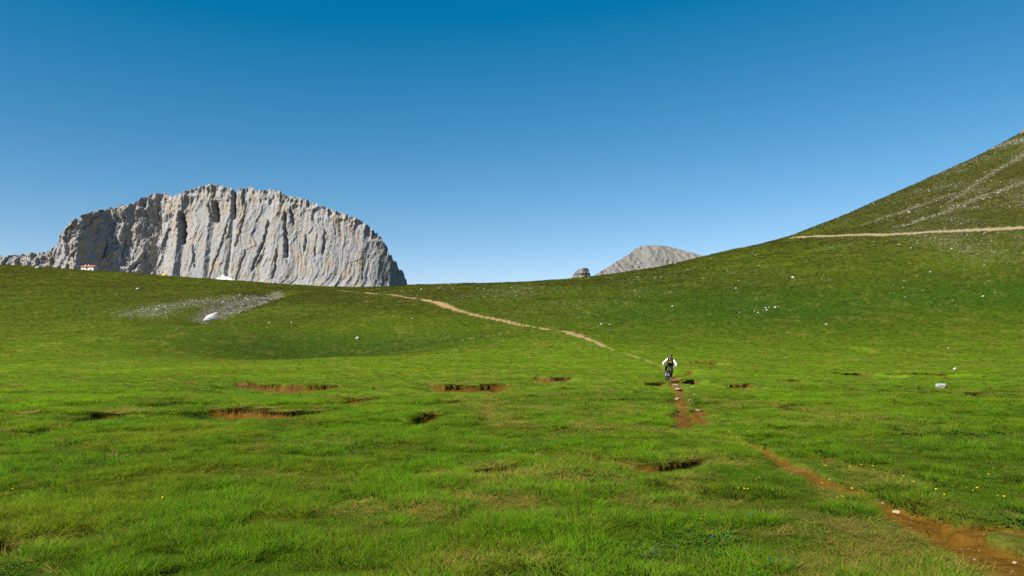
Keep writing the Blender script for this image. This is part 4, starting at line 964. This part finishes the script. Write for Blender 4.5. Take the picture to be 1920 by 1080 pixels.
def helm(bm):
    bmesh.ops.create_uvsphere(bm, u_segments=28, v_segments=16, radius=1, matrix=Matrix.Translation((.205, 0, 1.578)) @ Matrix.Diagonal((.128, .100, .100, 1)))
    bmesh.ops.delete(bm, geom=[v for v in bm.verts if v.co.z < 1.572 - .10 * (.205 - v.co.x)], context='VERTS')
hl = part('helmet', helm, M_BLK, person, 0, True); hl.modifiers.new('thickness', 'SOLIDIFY').thickness = .014
part('visor', lambda bm: bx(bm, .29, .37, -.06, .06, 1.600, 1.608), M_BLK, hl, .003)
for y_ in (-.045, 0, .045): part('vent', lambda bm: bx(bm, .16, .27, y_ - .008, y_ + .008, 1.675 - abs(y_) * .55, 1.682 - abs(y_) * .55), M_DARK, hl, .002)
bpy.context.view_layer.update()

# ------------------------------------------------------------------ flowers
def flower_mesh(name, petal, npet, r, h):
    bm = bmesh.new(); tube(bm, (0, 0, -.03), (.004, .002, h), .0013, .001, 4, False); ns = len(bm.faces)
    for k in range(npet):
        a = k * 2 * math.pi / npet; c, s = math.cos(a), math.sin(a)
        P = [(.001, 0, h), (r * .55, -r * .38, h + r * .25), (r, 0, h + r * .42), (r * .55, r * .38, h + r * .25)]
        bm.faces.new([bm.verts.new((x * c - y * s, x * s + y * c, z)) for x, y, z in P])
    me = bpy.data.meshes.new(name); bm.to_mesh(me); bm.free(); me.materials.append(M_STEM); me.materials.append(petal)
    for i, p in enumerate(me.polygons): p.material_index = 0 if i < ns else 1
    return me
M_STEM = simple('flower_stem', (.06, .12, .02), .7, .2)
FY = flower_mesh('yellow_flower', simple('yellow_petal', (.85, .62, .01), .5, .2), 5, .0135, .12); FB = flower_mesh('blue_flower', simple('blue_petal', (.03, .03, .38), .5, .2), 5, .0115, .10); FV = flower_mesh('violet_flower', simple('violet_petal', (.34, .22, .58), .5, .2), 5, .013, .12)
def flowers(me, pts, label, group, jit=5, per=1):
    for px, py in pts:
        for k in range(per):
            x, y = hit(px + random.uniform(-jit, jit), py + random.uniform(-jit, jit) * .5 + 9, rough)
            o = bpy.data.objects.new(me.name, me); COL.objects.link(o); o.location = (x, y, float(H(x, y)[0])); o.rotation_euler = (random.uniform(-.2, .2), random.uniform(-.2, .2), random.uniform(0, 6)); o.scale = (random.uniform(.85, 1.25),) * 3
            tag(o, label, 'flower', group)
flowers(FY, [(1598, 884), (1608, 885), (1613, 883), (1632, 885), (1636, 889), (1654, 893), (1661, 895), (1672, 898), (1698, 900), (1704, 899), (1739, 900), (1776, 906), (1765, 915), (1785, 922), (1724, 924), (1806, 922), (1813, 923), (1824, 928), (1835, 931), (1774, 939), (1761, 932), (1713, 911), (1750, 905)], 'small yellow flower in the drift beyond the lower trail', 'yellow flowers beyond the lower trail', 4)
flowers(FY, [(1880, 945), (1858, 891), (1856, 898), (1905, 952), (1870, 936)], 'small yellow flower near the right picture edge', 'yellow flowers near the right picture edge', 5)
flowers(FY, [(1376, 926), (1387, 927), (1393, 928), (1402, 931), (1419, 904), (1413, 908), (1474, 906), (1320, 977), (1315, 993)], 'small yellow flower in the grass left of the lower trail', 'yellow flowers left of the lower trail', 3)
flowers(FY, [(1535, 920), (1528, 910), (1571, 941), (1583, 940), (1576, 942), (1600, 930)], 'small yellow flower on the near edge of the lower trail', 'yellow flowers at the near trail edge', 3)
flowers(FY, [(1491, 853), (1547, 879)], 'small yellow flower between the two upper ruts', 'yellow flowers between the ruts', 2)
flowers(FY, [(979, 822), (993, 821), (1012, 798), (1081, 810), (1099, 821), (1108, 819)], 'small yellow flower in mid meadow above the dark turf bank', 'yellow flowers in the mid meadow', 2)
flowers(FY, [(341, 945), (380, 947), (307, 945), (26, 924), (244, 815)], 'small yellow flower in the left foreground grass', 'yellow flowers in the left foreground', 2)
flowers(FB, [(1406, 975), (1287, 976), (1354, 917), (1341, 1027), (1363, 1026), (1398, 1042), (1421, 1038), (1437, 1066), (1443, 1070), (1461, 1066), (1484, 1068)], 'tiny deep blue flower in the grass below the trail', 'blue flowers below the trail', 3)
flowers(FB, [(1221, 1050), (1233, 1045), (1236, 1050), (1216, 1060), (1268, 1039)], 'tiny blue flower in the little group at bottom centre', 'blue flowers at bottom centre', 3)
flowers(FB, [(895, 885), (955, 932), (480, 913)], 'single tiny blue flower in the left of the foreground', 'scattered single blue flowers', 2)
flowers(FV, [(944, 843), (948, 845), (938, 847), (961, 853), (966, 854), (970, 856)], 'pale violet flower on top of the dark shaggy turf bank', 'violet flowers on the turf bank', 2)
flowers(FB, [(955, 780), (944, 789), (950, 793), (979, 797), (1034, 795)], 'tiny blue flower in the grey green patch of mid meadow', 'blue flowers in the mid meadow', 3)
